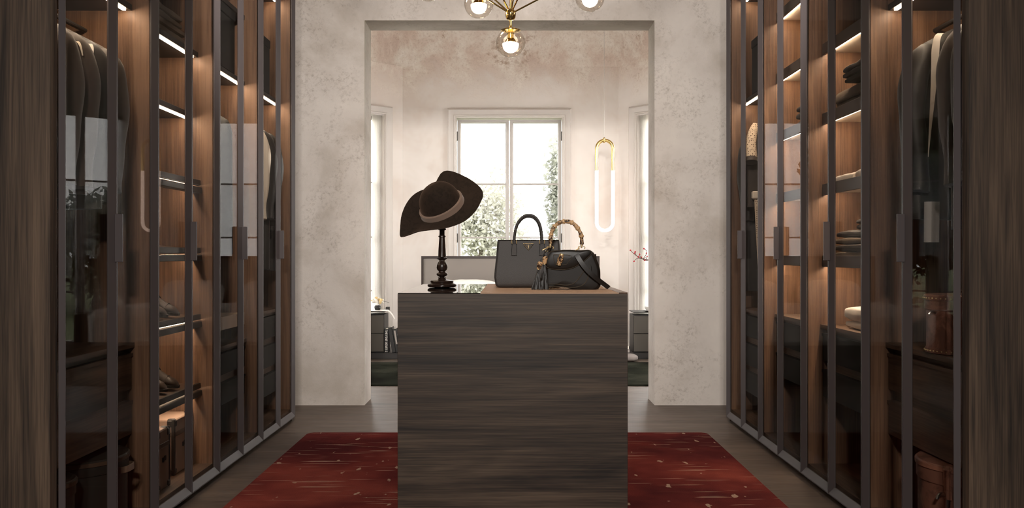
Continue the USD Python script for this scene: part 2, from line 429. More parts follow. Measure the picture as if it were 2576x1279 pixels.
# beige cloth with a small dark repeat
mat('cloth_patterned', {'tc': ('texture_coordinate', {}), 'm': ('mapping', {'scale': (75.0, 75.0, 75.0)}),
                        'v': ('voronoi_texture', {'scale': 1.0, 'randomness': .25}),
                        'r': ('rgb_ramp', {'ramp': [(0.0, (.10, .05, .03)), (.27, (.14, .08, .05)), (.33, (.66, .52, .38)), (1.0, (.66, .52, .38))]}),
                        'p': ('principled_bsdf', {'roughness': .85})},
    [('tc.object', 'm.vector'), ('m.vector', 'v.vector'), ('v.distance', 'r.fac'), ('r.color', 'p.base_color')])


def emitter(name, c, s):
    mat(name, {'e': ('emission', {'color': c, 'strength': s})}, [], surface='e.emission')


mat('sheer_white', {'d': ('diffuse_bsdf', {'color': (.85, .83, .80)}), 't': ('translucent_bsdf', {'color': (.95, .93, .90)}), 'c': ('transparent_bsdf', {'color': (1, 1, 1)}), 'm': ('mix_closure', {'fac': .7}), 'm2': ('mix_closure', {'fac': .5})},
    [('d.BSDF', 'm.closure1'), ('t.BSDF', 'm.closure2'), ('m.closure', 'm2.closure1'), ('c.BSDF', 'm2.closure2')], surface='m2.closure')
emitter('led_light', (1.0, .80, .58), LED)
emitter('bulb_light', (1.0, .84, .62), BULB)
emitter('pendant_light', (1.0, .74, .60), PENDANT)


def pane(name, tint, fac):
    mat(name, {'t': ('transparent_bsdf', {'color': tint}), 'g': ('glossy_bsdf', {'color': (1, 1, 1), 'roughness': 0.0}), 'm': ('mix_closure', {'fac': fac})},
        [('t.BSDF', 'm.closure1'), ('g.BSDF', 'm.closure2')], surface='m.closure')


pane('smoked_glass', (.79, .775, .76), .013)
mat('clear_glass', {'t': ('transparent_bsdf', {'color': (.97, .97, .97)}), 'g': ('glossy_bsdf', {'roughness': 0.0}), 'lw': ('layer_weight', {'blend': .5}), 'k': ('math', {'math_type': 'power', 'value2': 4.0}), 'f': ('math', {'math_type': 'multiply_add', 'value2': .4, 'value3': .02}), 'm': ('mix_closure', {})},
    [('lw.facing', 'k.value1'), ('k.value', 'f.value1'), ('f.value', 'm.fac'), ('t.BSDF', 'm.closure1'), ('g.BSDF', 'm.closure2')], surface='m.closure')
mat('globe_glass', {'t': ('transparent_bsdf', {'color': (.93, .90, .86)}), 'g': ('glossy_bsdf', {'roughness': 0.0}), 'lw': ('layer_weight', {'blend': .5}), 'k': ('math', {'math_type': 'power', 'value2': 3.0}), 'f': ('math', {'math_type': 'multiply_add', 'value2': .5, 'value3': .04}), 'm': ('mix_closure', {})},
    [('lw.facing', 'k.value1'), ('k.value', 'f.value1'), ('f.value', 'm.fac'), ('t.BSDF', 'm.closure1'), ('g.BSDF', 'm.closure2')], surface='m.closure')
for nm, c in (('leaves_hazed', (.76, .75, .66)), ('leaves_mid', (.42, .43, .37)), ('leaves_dark', (.07, .085, .055))):  # outdoor haze is put into the paler leaf colours
    mat(nm, {'oi': ('geometry', {}), 'hv': ('hsv', {'color': c}), 'mr': ('map_range', {'to_min': .6, 'to_max': 1.3}),
             'd': ('diffuse_bsdf', {}), 't': ('translucent_bsdf', {}), 'm': ('mix_closure', {'fac': .35})},
        [('oi.random_per_island', 'mr.value'), ('mr.result', 'hv.value'), ('hv.color', 'd.color'), ('hv.color', 't.color'), ('d.BSDF', 'm.closure1'), ('t.BSDF', 'm.closure2')], surface='m.closure')

# ---------------------------------------------------------------- the setting
WL, WR, YA, YB, PITCH = 1.62, 1.602, 3.60, 7.43, .47875      # the two wardrobe fronts, where they begin and end, door width
YW, YW2, CEIL = 8.20, 8.57, 3.62                               # doorway wall, closet ceiling
solo('floor', box(-6, 6, -3.2, 13.6, -.12, 0), 'floor_resin', 'brown brushed resin floor running through both rooms', kind='structure')
dw = trimesh.boolean.difference([box(-3.2, 3.2, YW, YW2, 0, 5.2), box(-1.217, 1.176, YW - .2, YW2 + .2, -.2, 3.178)], engine='manifold')
solo('wall_back', dw, 'plaster_grey', 'weathered grey plaster wall with the wide square doorway', kind='structure', smooth=False)
solo('wall_left', box(-2.52, -2.42, -3.2, YW, 0, CEIL), 'plaster_grey', 'plaster wall behind the left wardrobes', kind='structure', smooth=False)
solo('wall_right', box(2.42, 2.52, -3.2, YW, 0, CEIL), 'plaster_grey', 'plaster wall behind the right wardrobes', kind='structure', smooth=False)
solo('ceiling', box(-2.52, 2.52, -3.2, YW, CEIL, CEIL + .1), 'plaster_white', 'white plaster ceiling of the dressing room', kind='structure', smooth=False)

solo('unseen_wall_front', box(-2.52, 2.52, -3.3, -3.2, 0, CEIL), 'plaster_grey', 'unseen plaster wall behind the viewer that keeps the sky light out', kind='structure', smooth=False)  # out of view, shuts off the sky light from behind the camera

# bedroom: a bay of five walls under a cove
Zc = 3.70
bay = [(-2.72, YW2), (-2.72, 11.71), (-1.43, 13.0), (1.394, 13.0), (2.70, 11.694), (2.70, YW2)]


def wall_slab(name, a, b, holes, label):
    a, b = np.array(a), np.array(b)
    L = np.linalg.norm(b - a); e = (b - a) / L
    nrm = np.array([-e[1], e[0]])                                # out of the room (corners run clockwise seen from above)
    to = lambda u, n, z: np.array([a[0] + e[0] * u - nrm[0] * n, a[1] + e[1] * u - nrm[1] * n, z])   # n is towards the room
    m = box(-.12, L + .12, -.30, 0, 0, Zc + .02)
    for u0, u1, z0, z1 in holes:
        m = trimesh.boolean.difference([m, box(u0, u1, -.6, .3, z0, z1)], engine='manifold')
    v = np.array([to(*p) for p in m.vertices])
    solo(name, fix(trimesh.Trimesh(v, m.faces, process=False)), 'plaster_bedroom', label, kind='structure', smooth=False)
    return to


def window(n, to, u0, u1, z0, z1, label, muntins, sash_gap=.036):
    """A casement of two sashes in the hole u0..u1, z0..z1 with a moulded casing round it."""
    w = thing(f'window_{n}', label, kind='structure')
    c = .098
    part(w, 'casing', rect_frame(u0 - c, u1 + c, z0 - .02, z1 + c, [(0, -.01), (0, .045), (.018, .062), (.034, .050), (.060, .036), (.078, .030), (.088, .040), (.100, .034), (.106, .0), (.106, -.01)], to), 'white_paint')
    part(w, 'reveal', rect_frame(u0 - .002, u1 + .002, z0 - .002, z1 + .002, [(0, -.29), (0, .01), (.022, .01), (.022, -.29)], to), 'white_paint')
    um = (u0 + u1) / 2
    g = sash_gap
    for k, (a, b) in enumerate(((u0 + .026, um - .006), (um + .006, u1 - .026))):
        sash = part(w, 'sash', rect_frame(a, b, z0 + .03, z1 - .03, [(0, -.12), (0, -.075), (g, -.07), (g + .012, -.085), (g + .012, -.12)], to), 'white_frame')
        zz = [z0 + .03 + g] + list(muntins) + [z1 - .03 - g]
        for q in muntins:
            part(sash, 'muntin', rect_frame(a + g, b - g, q - .011, q + .011, [(0, -.105), (0, -.082), (.0105, -.08), (.0105, -.105)], to), 'white_frame')
        for q0, q1 in zip(zz[:-1], zz[1:]):
            m = box(a + g, b - g, -.099, -.095, q0, q1)
            part(sash, 'pane', fix(trimesh.Trimesh(np.array([to(*p) for p in m.vertices]), m.faces, process=False)), 'clear_glass', smooth=False)
        for hz in (z1 - .25, 1.46):
            uh = u0 + .024 if k == 0 else u1 - .024
            m = box(uh - .008, uh + .008, -.078, -.05, hz - .06, hz + .06, .003)
            part(sash, 'hinge', fix(trimesh.Trimesh(np.array([to(*p) for p in m.vertices]), m.faces, process=False)), 'hinge_metal')
    m = box(u0 - .10, u1 + .10, -.05, .07, z0 - .05, z0 - .005, .008)
    part(w, 'sill', fix(trimesh.Trimesh(np.array([to(*p) for p in m.vertices]), m.faces, process=False)), 'white_paint')


# centre wall: hole x -.744 .. .676
t = wall_slab('wall_bay_centre', bay[2], bay[3], [(.686, 2.106, .84, 3.05)], 'pale plaster wall with the tall double window')
window(1, t, .686, 2.106, .84, 3.05, 'tall white double casement window facing the doorway', (2.168, 1.466))
t = wall_slab('wall_bay_right', bay[3], bay[4], [(.30, 1.54, .10, 3.05)], 'slanting pale bay wall on the right')
window(2, t, .30, 1.54, .10, 3.05, 'bright casement window in the slanting bay wall on the right', (2.168, 1.466, .78))
tR = t
t = wall_slab('wall_bay_left', bay[1], bay[2], [(.285, 1.525, .10, 3.05)], 'slanting pale bay wall on the left')
window(3, t, .285, 1.525, .10, 3.05, 'bright casement window in the slanting bay wall on the left', (2.168, 1.466, .78))
tL = t
wall_slab('wall_bedroom_left', bay[0], bay[1], [(.8, 2.0, .8, 2.9)], 'left bedroom wall with an unseen opening that lets daylight in')  # opening out of view, sized to brighten the bedroom with daylight
wall_slab('wall_bedroom_right', bay[4], bay[5], [(.8, 2.4, .6, 3.0)], 'right bedroom wall with an unseen opening that lets daylight in')  # opening out of view as well, brightens the bedroom from this side
rings = []
for k in range(13):
    th = k / 12 * math.pi / 2
    d, z = .85 * (1 - math.cos(th)), Zc + .85 * math.sin(th)
    p = Polygon(bay).buffer(-d, join_style=2) if d else Polygon(bay)
    q = np.array(p.exterior.coords[:-1])
    ref = np.array(bay)
    rings.append([(*q[np.argmin(np.linalg.norm(q - (r + (np.array(Polygon(bay).centroid.coords[0]) - r) * d / 2.2), axis=1))], z) for r in ref])
cv = loft(rings, caps=False)
tri = [(0, 1, 2), (0, 2, 3), (0, 3, 4), (0, 4, 5)]
top = trimesh.Trimesh(np.array(rings[-1]), np.array(tri), process=False)
def dense(m, k=2):
    for _ in range(k):
        m = m.subdivide()
    return m
solo('ceiling_cove', [dense(cv, 1), top], 'plaster_bedroom', 'coved bedroom ceiling of stained and flaking old plaster', kind='structure', smooth=30)
solo('ground', box(-60, 60, 13.7, 120, -.5, -.35), 'ground_grass', 'lawn beyond the windows', kind='structure', smooth=False)

def curtain(to, ua, ub, label):
    us = np.linspace(0, 1, 61)
    rows = []
    for z in np.linspace(.02, 3.06, 9):
        rows.append([to(ua + (ub - ua) * u, -.035 + .014 * math.sin(44 * u + .5 * z), z) for u in us])
    R = np.array(rows)
    back = np.array([[p + (to(0, -.0012, 0) - to(0, 0, 0)) for p in r] for r in rows])
    ring = [list(a) + list(b[::-1]) for a, b in zip(R, back)]
    solo('curtain', fix(loft(ring)), 'sheer_white', label, 'curtain', smooth=60)
curtain(tR, .315, .475, 'white sheer curtain gathered at the inner edge of the right bay window')
curtain(tL, 1.35, 1.51, 'white sheer curtain gathered at the inner edge of the left bay window')
# ---------------------------------------------------------------- wardrobes
def cab(s):
    W = WL if s < 0 else WR
    def b(d0, d1, y0, y1, z0, z1, bev=0.0):
        return box(s * (W + d0), s * (W + d1), y0, y1, z0, z1, bev)
    def at(d, y, z):
        return np.array([s * (W + d), y, z])
    return b, at


SHELVES = {}
side_word = {-1: 'left', 1: 'right'}
order = ['nearest', 'second', 'third', 'farthest']


def door(t, s, y0, y1, handle):
    b, at = cab(s)
    y0, y1 = y0 + .002, y1 - .002
    to = (lambda u, n, z: at(n, u, z))
    fr = rect_frame(y0, y1, .032, 3.50, [(0, .024), (0, 0), (.006, 0), (.044, .0175), (.044, .024)], to)
    d = part(t, 'door', fr, 'bronze', smooth=False)
    part(d, 'glass_pane', b(.0185, .0225, y0 + .043, y1 - .043, .075, 3.457), 'smoked_glass', smooth=False)
    if handle:
        part(d, 'handle', b(-.027, .004, y1 - .016, y1 - .004, 1.216, 1.413, .0015), 'bronze')
    return d


def shelf(t, s, y0, y1, z, mat_='black_metal', th=.03, d0=.115, led=True, cream=False, tilt=0.0, light='led_light', bar=False):
    """A shelf whose underside front edge is at height z, with its light strip."""
    b, at = cab(s)
    yy0, yy1 = y0 + .021, y1 - .021
    if tilt:
        v = [at(d, y, zz) for d, zz in ((d0, z + .02), (.57, z + .02 + tilt)) for y in (yy0, yy1)]
        v2 = [p + np.array([0, 0, .018]) for p in v]
        sh = part(t, 'shelf', trimesh.convex.convex_hull(np.array(v + v2)), 'walnut_shelf', smooth=False, label='tilted walnut shoe shelf')
        part(sh, 'front_rail', b(d0 - .014, d0 + .004, yy0, yy1, z + .022, z + .052, .002), 'black_metal')
        part(sh, 'light_bar', b(d0 - .022, d0 + .03, yy0, yy1, z - .02, z + .012, .003), 'black_metal')
        part(sh, 'light_strip', b(d0 + .034, d0 + .044, yy0 + .02, yy1 - .02, z + .006, z + .012), light, smooth=False)
        return sh
    if cream:
        sh = part(t, 'shelf', b(d0 + .012, .575, yy0, yy1, z + .004, z + th), 'shelf_cream', smooth=False, label='shelf with a cream underside')
        part(sh, 'front_rail', b(d0 - .002, d0 + .014, yy0, yy1, z - .012, z + .050, .002), 'taupe_metal')
    else:
        sh = part(t, 'shelf', b(d0, .575, yy0, yy1, z, z + th, .002), mat_)
    if led:
        part(sh, 'light_strip', b(d0 + .016, d0 + .030, yy0 + .03, yy1 - .03, z - .006, z + .001), light, smooth=False)
    return sh


def drawers(t, s, y0, y1, edges, d0=.115, mat_='walnut_shelf', dark='black_box'):
    """A chest hung between the sides: a walnut top and drawer fronts with a ledge over each."""
    b, at = cab(s)
    yy0, yy1 = y0 + .021, y1 - .021
    ch = part(t, 'drawer_chest', [b(d0 + .03, .57, yy0, yy1, edges[-1], edges[0] - .022), b(d0 - .012, .57, yy0, yy1, edges[0] - .022, edges[0])], mat_, smooth=False, label='hanging walnut drawer chest')
    for a, c in zip(edges[:-1], edges[1:]):
        part(ch, 'drawer', [b(d0, d0 + .028, yy0 + .004, yy1 - .004, c + .004, a - .05), b(d0 - .006, d0 + .03, yy0 + .004, yy1 - .004, a - .062, a - .048)], 'walnut_shelf' if dark is None else dark, smooth=False)
    return ch


def module(s, k, label):
    b, at = cab(s)
    y0, y1 = YA + 2 * k * PITCH, YA + 2 * (k + 1) * PITCH
    t = thing('glazed_wardrobe', label, 'wardrobe', loc=(s * ((WL if s < 0 else WR) + .3), (y0 + y1) / 2, 0))
    for a, c in ((y0, y0 + .02), (y1 - .02, y1)):
        part(t, 'side_panel', b(.036, .60, a, c, .03, 3.5), 'walnut_inside', smooth=False)
    part(t, 'back_panel', b(.58, .60, y0 + .02, y1 - .02, .03, 3.5), 'walnut_inside', smooth=False)
    part(t, 'bottom_panel', b(.036, .58, y0 + .02, y1 - .02, .062, .09), 'walnut_shelf', smooth=False)
    part(t, 'top_panel', b(.036, .60, y0, y1, 3.5, 3.53), 'black_metal', smooth=False)
    door(t, s, y0, y0 + PITCH, True)
    door(t, s, y0 + PITCH, y1, False)
    for yy in (y0 + .05, y1 - .05):
        part(t, 'foot', [lathe([(.016, 0), (.016, .03)], at(.06, yy, 0), 12), lathe([(.016, 0), (.016, .03)], at(.52, yy, 0), 12)], 'black_metal')
    return t, y0, y1


mods = {}
for s in (-1, 1):
    for k in range(4):
        mods[s, k] = module(s, k, f'{order[k]} glazed walnut wardrobe of the {side_word[s]}-hand row' + ('' if k else ', next to the camera'))


def rod(t, s, y0, y1, z, d=.33):
    b, at = cab(s)
    return part(t, 'hanging_rail', tube([at(d, y0 + .02, z), at(d, y1 - .02, z)], .011, 10), 'black_metal')


RZ = 2.27
for s in (-1, 1):
    cr = s > 0
    # nearest: long hanging over a chest of drawers
    t, y0, y1 = mods[s, 0]
    shelf(t, s, y0, y1, 2.36); rod(t, s, y0, y1, RZ)
    drawers(t, s, y0, y1, [.845, .63, .425], dark=None)
    shelf(t, s, y0, y1, 3.12)
    # second: shelves
    t, y0, y1 = mods[s, 1]
    if s < 0:
        shelf(t, s, y0, y1, 2.335); shelf(t, s, y0, y1, 2.0, d0=.15)
        shelf(t, s, y0, y1, 2.78, led=False)
        shelf(t, s, y0, y1, 1.605, tilt=.06); shelf(t, s, y0, y1, 1.232, tilt=.06)
        shelf(t, s, y0, y1, .865, tilt=.06); shelf(t, s, y0, y1, .485, tilt=.06)
    else:
        shelf(t, s, y0, y1, 2.36, cream=True); shelf(t, s, y0, y1, 1.975, cream=True)
        shelf(t, s, y0, y1, 1.585, cream=True); shelf(t, s, y0, y1, 1.19, cream=True)
        shelf(t, s, y0, y1, 2.78, led=False)
        drawers(t, s, y0, y1, [.86, .66, .46])
    # third
    t, y0, y1 = mods[s, 2]
    if s < 0:
        shelf(t, s, y0, y1, 2.343); rod(t, s, y0, y1, RZ - .02); shelf(t, s, y0, y1, 2.77, led=False)
        b, at = cab(s)
        tr = part(t, 'pull_out_tray', [b(.115, .13, y0 + .021, y1 - .021, .792, .868), b(.13, .56, y0 + .021, y0 + .036, .792, .868), b(.13, .56, y1 - .036, y1 - .021, .792, .868),
                                       b(.13, .56, y0 + .036, y1 - .036, .792, .802)], 'tray_wood', smooth=False, label='open light wood pull-out tray')
        drawers(t, s, y0, y1, [.70, .52, .34])
    else:
        shelf(t, s, y0, y1, 2.765, cream=True); shelf(t, s, y0, y1, 2.37, cream=True)
        shelf(t, s, y0, y1, 1.985, cream=True); shelf(t, s, y0, y1, 1.59, cream=True); shelf(t, s, y0, y1, 1.19, cream=True)
        drawers(t, s, y0, y1, [.86, .66, .46])
    # farthest
    t, y0, y1 = mods[s, 3]
    shelf(t, s, y0, y1, 3.13); shelf(t, s, y0, y1, 2.36); rod(t, s, y0, y1, RZ)
    drawers(t, s, y0, y1, [.85, .645, .44, .24])
# the walnut panels that close the rows
for s in (-1, 1):
    b, at = cab(s)
    for k, (a, c) in enumerate(((YA - .055, YA - .003), (YB + .003, YB + .03))):
        where = 'near' if k == 0 else 'far'
        part_ = solo('end_panel', b(.028, .78 if k == 0 else .66, a, c, 0, 3.55), 'walnut_upright', f'walnut end panel closing the {where} end of the {side_word[s]} wardrobe row', 'panel', smooth=False)

# ---------------------------------------------------------------- clothes
def ribbon(pts, w, th=.003):
    # a flat band, its width along x and its thickness along y
    return fix(loft([[p + (a, b, 0) for a, b in ((-k, -th / 2), (k, -th / 2), (k, th / 2), (-k, th / 2))] for p, k in zip(pts, w)]))


def hung(name, label, cat, s, y, z_top, half, thick, length, mat_, seed, d=.33, sleeve=None, drop=.115, group=None, hanger=True, flare=.0, sleeve_mat=None):
    """A garment on a hanger: its width runs into the wardrobe, its thickness along the rail."""
    b, at = cab(s)
    rng = np.random.default_rng(seed)
    base = at(d, y, z_top - length)
    t = thing(name, label, cat, loc=base, group=group)
    xs = np.linspace(-half, half, 33)
    ts = np.r_[np.linspace(0, .8, 12), np.linspace(.84, 1, 9)]
    ph = rng.uniform(0, 6, 4)
    rings = []
    for x in xs:
        e = abs(x) / half
        zt = z_top - drop * e ** 1.25 - .05 * max(0, (e - .86) / .14) ** 2
        zb = z_top - length + .01 * math.sin(5 * x + ph[0])
        bt = thick * math.sqrt(max(1 - e ** 6, .02))
        ring = []
        for q, tt in [(1, u) for u in ts] + [(-1, u) for u in ts[::-1]]:
            prof = math.sqrt(max(0, 1 - ((tt - .86) / .14) ** 2)) if tt > .86 else 1
            fold = (math.sin(46 * x + ph[1] + 2 * tt) * .55 + math.sin(23 * x + ph[2]) * .45) * .017 * (1 - tt) ** .6
            yy = q * bt * prof * (.75 + .25 * (1 - tt)) + fold
            ring.append(at(d + s * 0 + x * (1 + flare * (1 - tt)), y + yy, zb + (zt - zb) * tt))
        rings.append(ring)
    part(t, 'body', fix(loft(rings)), mat_)
    if sleeve:
        for sg in (-1, 1):
            p00 = at(d + sg * (half - .085), y - .006, z_top - drop + .020)
            p0 = at(d + sg * (half - .040), y - .010, z_top - drop - .035)
            p1 = at(d + sg * (half + .004), y - .020, z_top - drop - .30)
            p2 = at(d + sg * (half - .01), y - .035, z_top - drop - sleeve)
            u_ = np.linspace(0, 1, 24)
            rr_ = np.minimum(.012 + .056 * np.sqrt(np.clip(u_ / .16, 0, 1)), .068 - .014 * u_) * (1 + .05 * np.sin(19 * u_ + ph[3]))
            part(t, 'sleeve', tube(spline([p00, p0, p1, p2], 24), rr_, 16, flat=.85), sleeve_mat or mat_)
    if hanger:
        hk = spline([at(d, y, z_top - .02), at(d, y, z_top + .035), at(d + .02, y, z_top + .06), at(d, y, z_top + .078), at(d - .018, y, z_top + .062)], 18)
        part(t, 'hanger', [tube(hk, .0025, 6), tube(spline([at(d - half * .8, y, z_top - drop * .86 - .035), at(d, y, z_top - .032), at(d + half * .8, y, z_top - drop * .86 - .035)], 17), .008, 8)], 'hanger_wood')
    return t


LJ = [('jacket', 'dark brown jacket hanging nearest the end panel of the left row', 3.83, 'cloth_brown', .76),
      ('jacket', 'brown jacket with a pale lapel edge, second on the nearest left rail', 3.98, 'cloth_brown', .74),
      ('jacket', 'dark jacket with a white shirt collar edge, third on the nearest left rail', 4.13, 'cloth_black', .78),
      ('jacket', 'brown jacket hanging last on the nearest left rail beside the inner side panel', 4.28, 'cloth_brown', .75)]
for i, (n, lb, y, m_, L) in enumerate(LJ):
    t = hung(n, lb, 'jacket', -1, y, 2.225, .245, .048, L, m_, 11 + i, sleeve=.60)
    b, at = cab(-1)
    if i in (1, 2):
        q = [(193, 104, -.05), (203, 118, -.088), (208, 140, -.092)] if i == 1 else [(224, 110, -.05), (232, 128, -.088), (231, 156, -.092)]
        part(t, 'shirt_edge', ribbon(spline([P(u, v, y + e) for u, v, e in q], 14), np.linspace(.011 if i == 2 else .007, .002, 14)), 'cloth_white' if i == 2 else 'cloth_cream', label='pale shirt edge')
b, at = cab(1)
RJ = [('jacket', 'black jacket nearest the end panel in the nearest right wardrobe', 3.70, 'cloth_black', .95),
      ('jacket', 'dark brown jacket in the middle of the nearest right rail', 3.82, 'cloth_brown', .88),
      ('jacket', 'black jacket with a long narrow white scarf, last on the nearest right rail', 4.20, 'cloth_black', .84)]
for i, (n, lb, y, m_, L) in enumerate(RJ):
    t = hung(n, lb, 'jacket', 1, y, 2.225, .245, .048, L, m_, 31 + i, sleeve=.60)
    if i == 2:
        part(t, 'scarf', ribbon(spline([P(2372, 84, 4.13), P(2357, 98, 4.085), P(2352, 150, 4.075), P(2345, 260, 4.07), P(2335, 395, 4.07)], 30), np.r_[np.linspace(.012, .016, 8), np.linspace(.015, .001, 22)]), 'cloth_white', label='narrow white scarf')
        pa, pb = P(2344, 508, 4.08), P(2343, 610, 4.08)
        part(t, 'shirt_cuff', [loft([[(p[0] + .031 * math.cos(a), p[1] + .018 * math.sin(a) * (1 + .3 * math.cos(3 * a)), p[2]) for a in np.linspace(0, 2 * np.pi, 20, endpoint=False)] for p in np.linspace(pa, pb, 8)])], 'cloth_striped', label='pale grey shirt cuff hanging below the sleeve')
# left farthest: one white, black ones behind
hung('coat', 'long off-white coat hanging in the farthest left wardrobe', 'coat', -1, 6.75, 2.20, .235, .05, .92, 'cloth_cream', 51, d=.31, sleeve=.62, drop=.10)
hung('coat', 'black coat hanging just behind the off-white coat', 'coat', -1, 6.93, 2.19, .24, .05, 1.05, 'cloth_black', 52, d=.31, sleeve=.60, drop=.10)
hung('coat', 'black coat hanging last in the farthest left wardrobe', 'coat', -1, 7.10, 2.19, .24, .05, 1.05, 'cloth_black', 53, d=.31, sleeve=.60, drop=.10)
for i, y in enumerate((5.75, 6.0, 6.25)):
    hung('suit', f'{["black", "dark brown", "black"][i]} suit hanging {["first", "in the middle", "last"][i]} in the third left wardrobe', 'suit', -1, y, 2.19, .22, .045, .95, ['cloth_black', 'cloth_brown', 'cloth_black'][i], 61 + i, d=.36, sleeve=None)
# right farthest: patterned shirt and trousers
t = hung('shirt', 'beige patterned short-sleeved shirt in the farthest right wardrobe', 'shirt', 1, 7.10, 2.20, .235, .05, .62, 'cloth_dark', 71, d=.31, sleeve=.0, drop=.10)
b, at = cab(1)
part(t, 'printed_sleeve', tube(spline([at(.14, 7.08, 2.165), at(.105, 7.06, 2.10), at(.086, 7.03, 2.0), at(.083, 7.01, 1.925)], 14), np.linspace(.030, .046, 14), 14), 'cloth_patterned', label='beige sleeve with a small dark print')
part(t, 'sleeve_hem', tube([at(.083, 7.01, 1.925), at(.081, 7.00, 1.895)], [.047, .048], 14), 'cloth_brown')
t = thing('trousers', 'long patterned trousers hanging below the patterned shirt', 'trousers', loc=at(.17, 7.05, .98))
part(t, 'leg', loft([[(p[0] + w * math.cos(a), p[1] + .02 * math.sin(a), p[2]) for a in np.linspace(0, 2 * np.pi, 18, endpoint=False)] for p, w in zip(np.linspace(at(.165, 7.05, 1.64), at(.18, 7.05, .985), 14), np.linspace(.05, .03, 14))]), 'cloth_patterned')
part(t, 'waistband', b(.10, .24, 7.025, 7.075, 1.638, 1.695, .008), 'cloth_cream')
hung('coat', 'black coat hanging behind the patterned clothes on the right', 'coat', 1, 7.27, 2.19, .23, .045, 1.2, 'cloth_black', 74, d=.33, sleeve=.6, drop=.10)


def folded(label, s, y0, y1, d0, d1, z, h, mat_, seed, n=2, name='folded_garment', cat='clothes', group=None):
    """A garment folded into n thick layers, its rounded fold to the front."""
    W = WL if s < 0 else WR
    rng = np.random.default_rng(seed)
    out = []
    for i in range(n):
        za, zb = z + h * i / n, z + h * (i + 1) / n + .004
        hh = (zb - za) / 2
        ins = rng.uniform(0, .012, 4)
        rings = []
        for yv in np.linspace(0, 1, 15):
            e = abs(2 * yv - 1)
            k = (1 - e ** 8) ** .5 if e < .999 else .05
            k = max(k, .72)
            ring = []
            for a in np.linspace(0, 2 * np.pi, 26, endpoint=False):
                ca, sa = math.cos(a), math.sin(a)
                c = np.sign(ca) * abs(ca) ** .28; q = np.sign(sa) * abs(sa) ** .42
                dd = (d0 + ins[0] + d1 - ins[1]) / 2 + c * (d1 - d0 - ins[0] - ins[1]) / 2
                ring.append((s * (W + dd), y0 + ins[2] + (y1 - y0 - ins[2] - ins[3]) * yv, za + hh + q * hh * k))
            rings.append(ring)
        m = fix(loft(rings))
        out.append(wobble(m, .006, 14.0, seed + i))
    v = np.vstack([m.vertices for m in out])
    dz = v[:, 2].min() - z
    for m in out:
        m.apply_translation((0, 0, -dz))
    return solo(name, out, mat_, label, cat, group=group)


def roll(label, s, y0, y1, d, z, r, mat_, seed, yaw=0.0):
    """A sweater rolled up, the spiral showing at its ends."""
    W = WL if s < 0 else WR
    th = np.linspace(0, 5 * np.pi, 110)
    rad = .012 + (r - .016) * th / th[-1]
    ln = LineString(np.stack([rad * np.cos(th), rad * np.sin(th)], 1)).buffer((r - .014) / 5.6, resolution=3)
    m = trimesh.creation.extrude_polygon(ln, y1 - y0, engine='earcut')
    v = m.vertices.copy()
    v = np.stack([v[:, 0], v[:, 2] - (y1 - y0) / 2, v[:, 1]], 1)
    m = fix(trimesh.Trimesh(v, m.faces, process=False))
    m = m.subdivide_to_size(.03) if hasattr(m, 'subdivide_to_size') else m
    m = wobble(m, .004, 18.0, seed)
    m.apply_transform(trimesh.transformations.rotation_matrix(yaw, (0, 0, 1)))
    m.apply_translation((s * (W + d), (y0 + y1) / 2, z - m.vertices[:, 2].min()))
    return solo('rolled_sweater', m, mat_, label, 'sweater')


# left second wardrobe, top shelf
k2, k4, k6 = YA + 2 * PITCH, YA + 4 * PITCH, YA + 6 * PITCH
folded('grey folded blanket on the top shelf of the second left wardrobe, upper of two', -1, 4.70, 5.30, .13, .50, 2.435, .075, 'cloth_grey', 81)
folded('grey folded blanket on the top shelf of the second left wardrobe, lower of two', -1, 4.68, 5.34, .125, .50, 2.366, .070, 'cloth_grey', 82)
# right second wardrobe
roll('dark olive sweater rolled up on a shelf of the second right wardrobe', 1, 4.88, 5.36, .20, 2.006, .064, 'cloth_olive', 83)
folded('dark folded sweater on top of the rolled olive sweater', 1, 4.85, 5.20, .125, .33, 2.132, .085, 'cloth_dark', 84, n=3)
folded('white folded shirt on the third shelf of the second right wardrobe, the nearer one', 1, 4.68, 5.02, .128, .45, 1.616, .06, 'cloth_white', 85, n=1)
folded('white folded shirt on the third shelf of the second right wardrobe, the farther one', 1, 5.06, 5.40, .128, .45, 1.616, .05, 'cloth_white', 86, n=1)
for i in range(4):
    folded(f'{["brown", "dark grey", "brown", "black"][i]} folded trousers, {["lowest", "second from the bottom", "third from the bottom", "topmost"][i]} of the dark stack at eye level', 1, 4.75, 5.38, .128 + .004 * i, .48, 1.221 + .037 * i, .036, ['cloth_olive', 'cloth_dark', 'cloth_olive', 'cloth_black'][i], 90 + i, n=1)
folded('small dark folded scarf lying on the dark stack of trousers', 1, 4.78, 5.08, .15, .36, 1.371, .055, 'cloth_dark', 95, n=2)
folded('white folded linen on the walnut chest top in the second right wardrobe, lower piece', 1, 4.66, 5.22, .14, .44, .861, .035, 'cloth_white', 96, n=1)
folded('white folded linen on the walnut chest top in the second right wardrobe, puffed upper piece', 1, 4.64, 5.24, .14, .42, .897, .075, 'cloth_white', 97, n=1)
# right third wardrobe
b, at = cab(1)
solo('storage_box', b(.14, .40, 5.62, 5.92, 2.145, 2.24, .004), 'box_beige', 'small beige box on top of dark knitwear in the third right wardrobe', 'box')
folded('dark folded knitwear under the small beige box', 1, 5.58, 6.06, .128, .45, 2.015, .13, 'cloth_dark', 98, n=3)
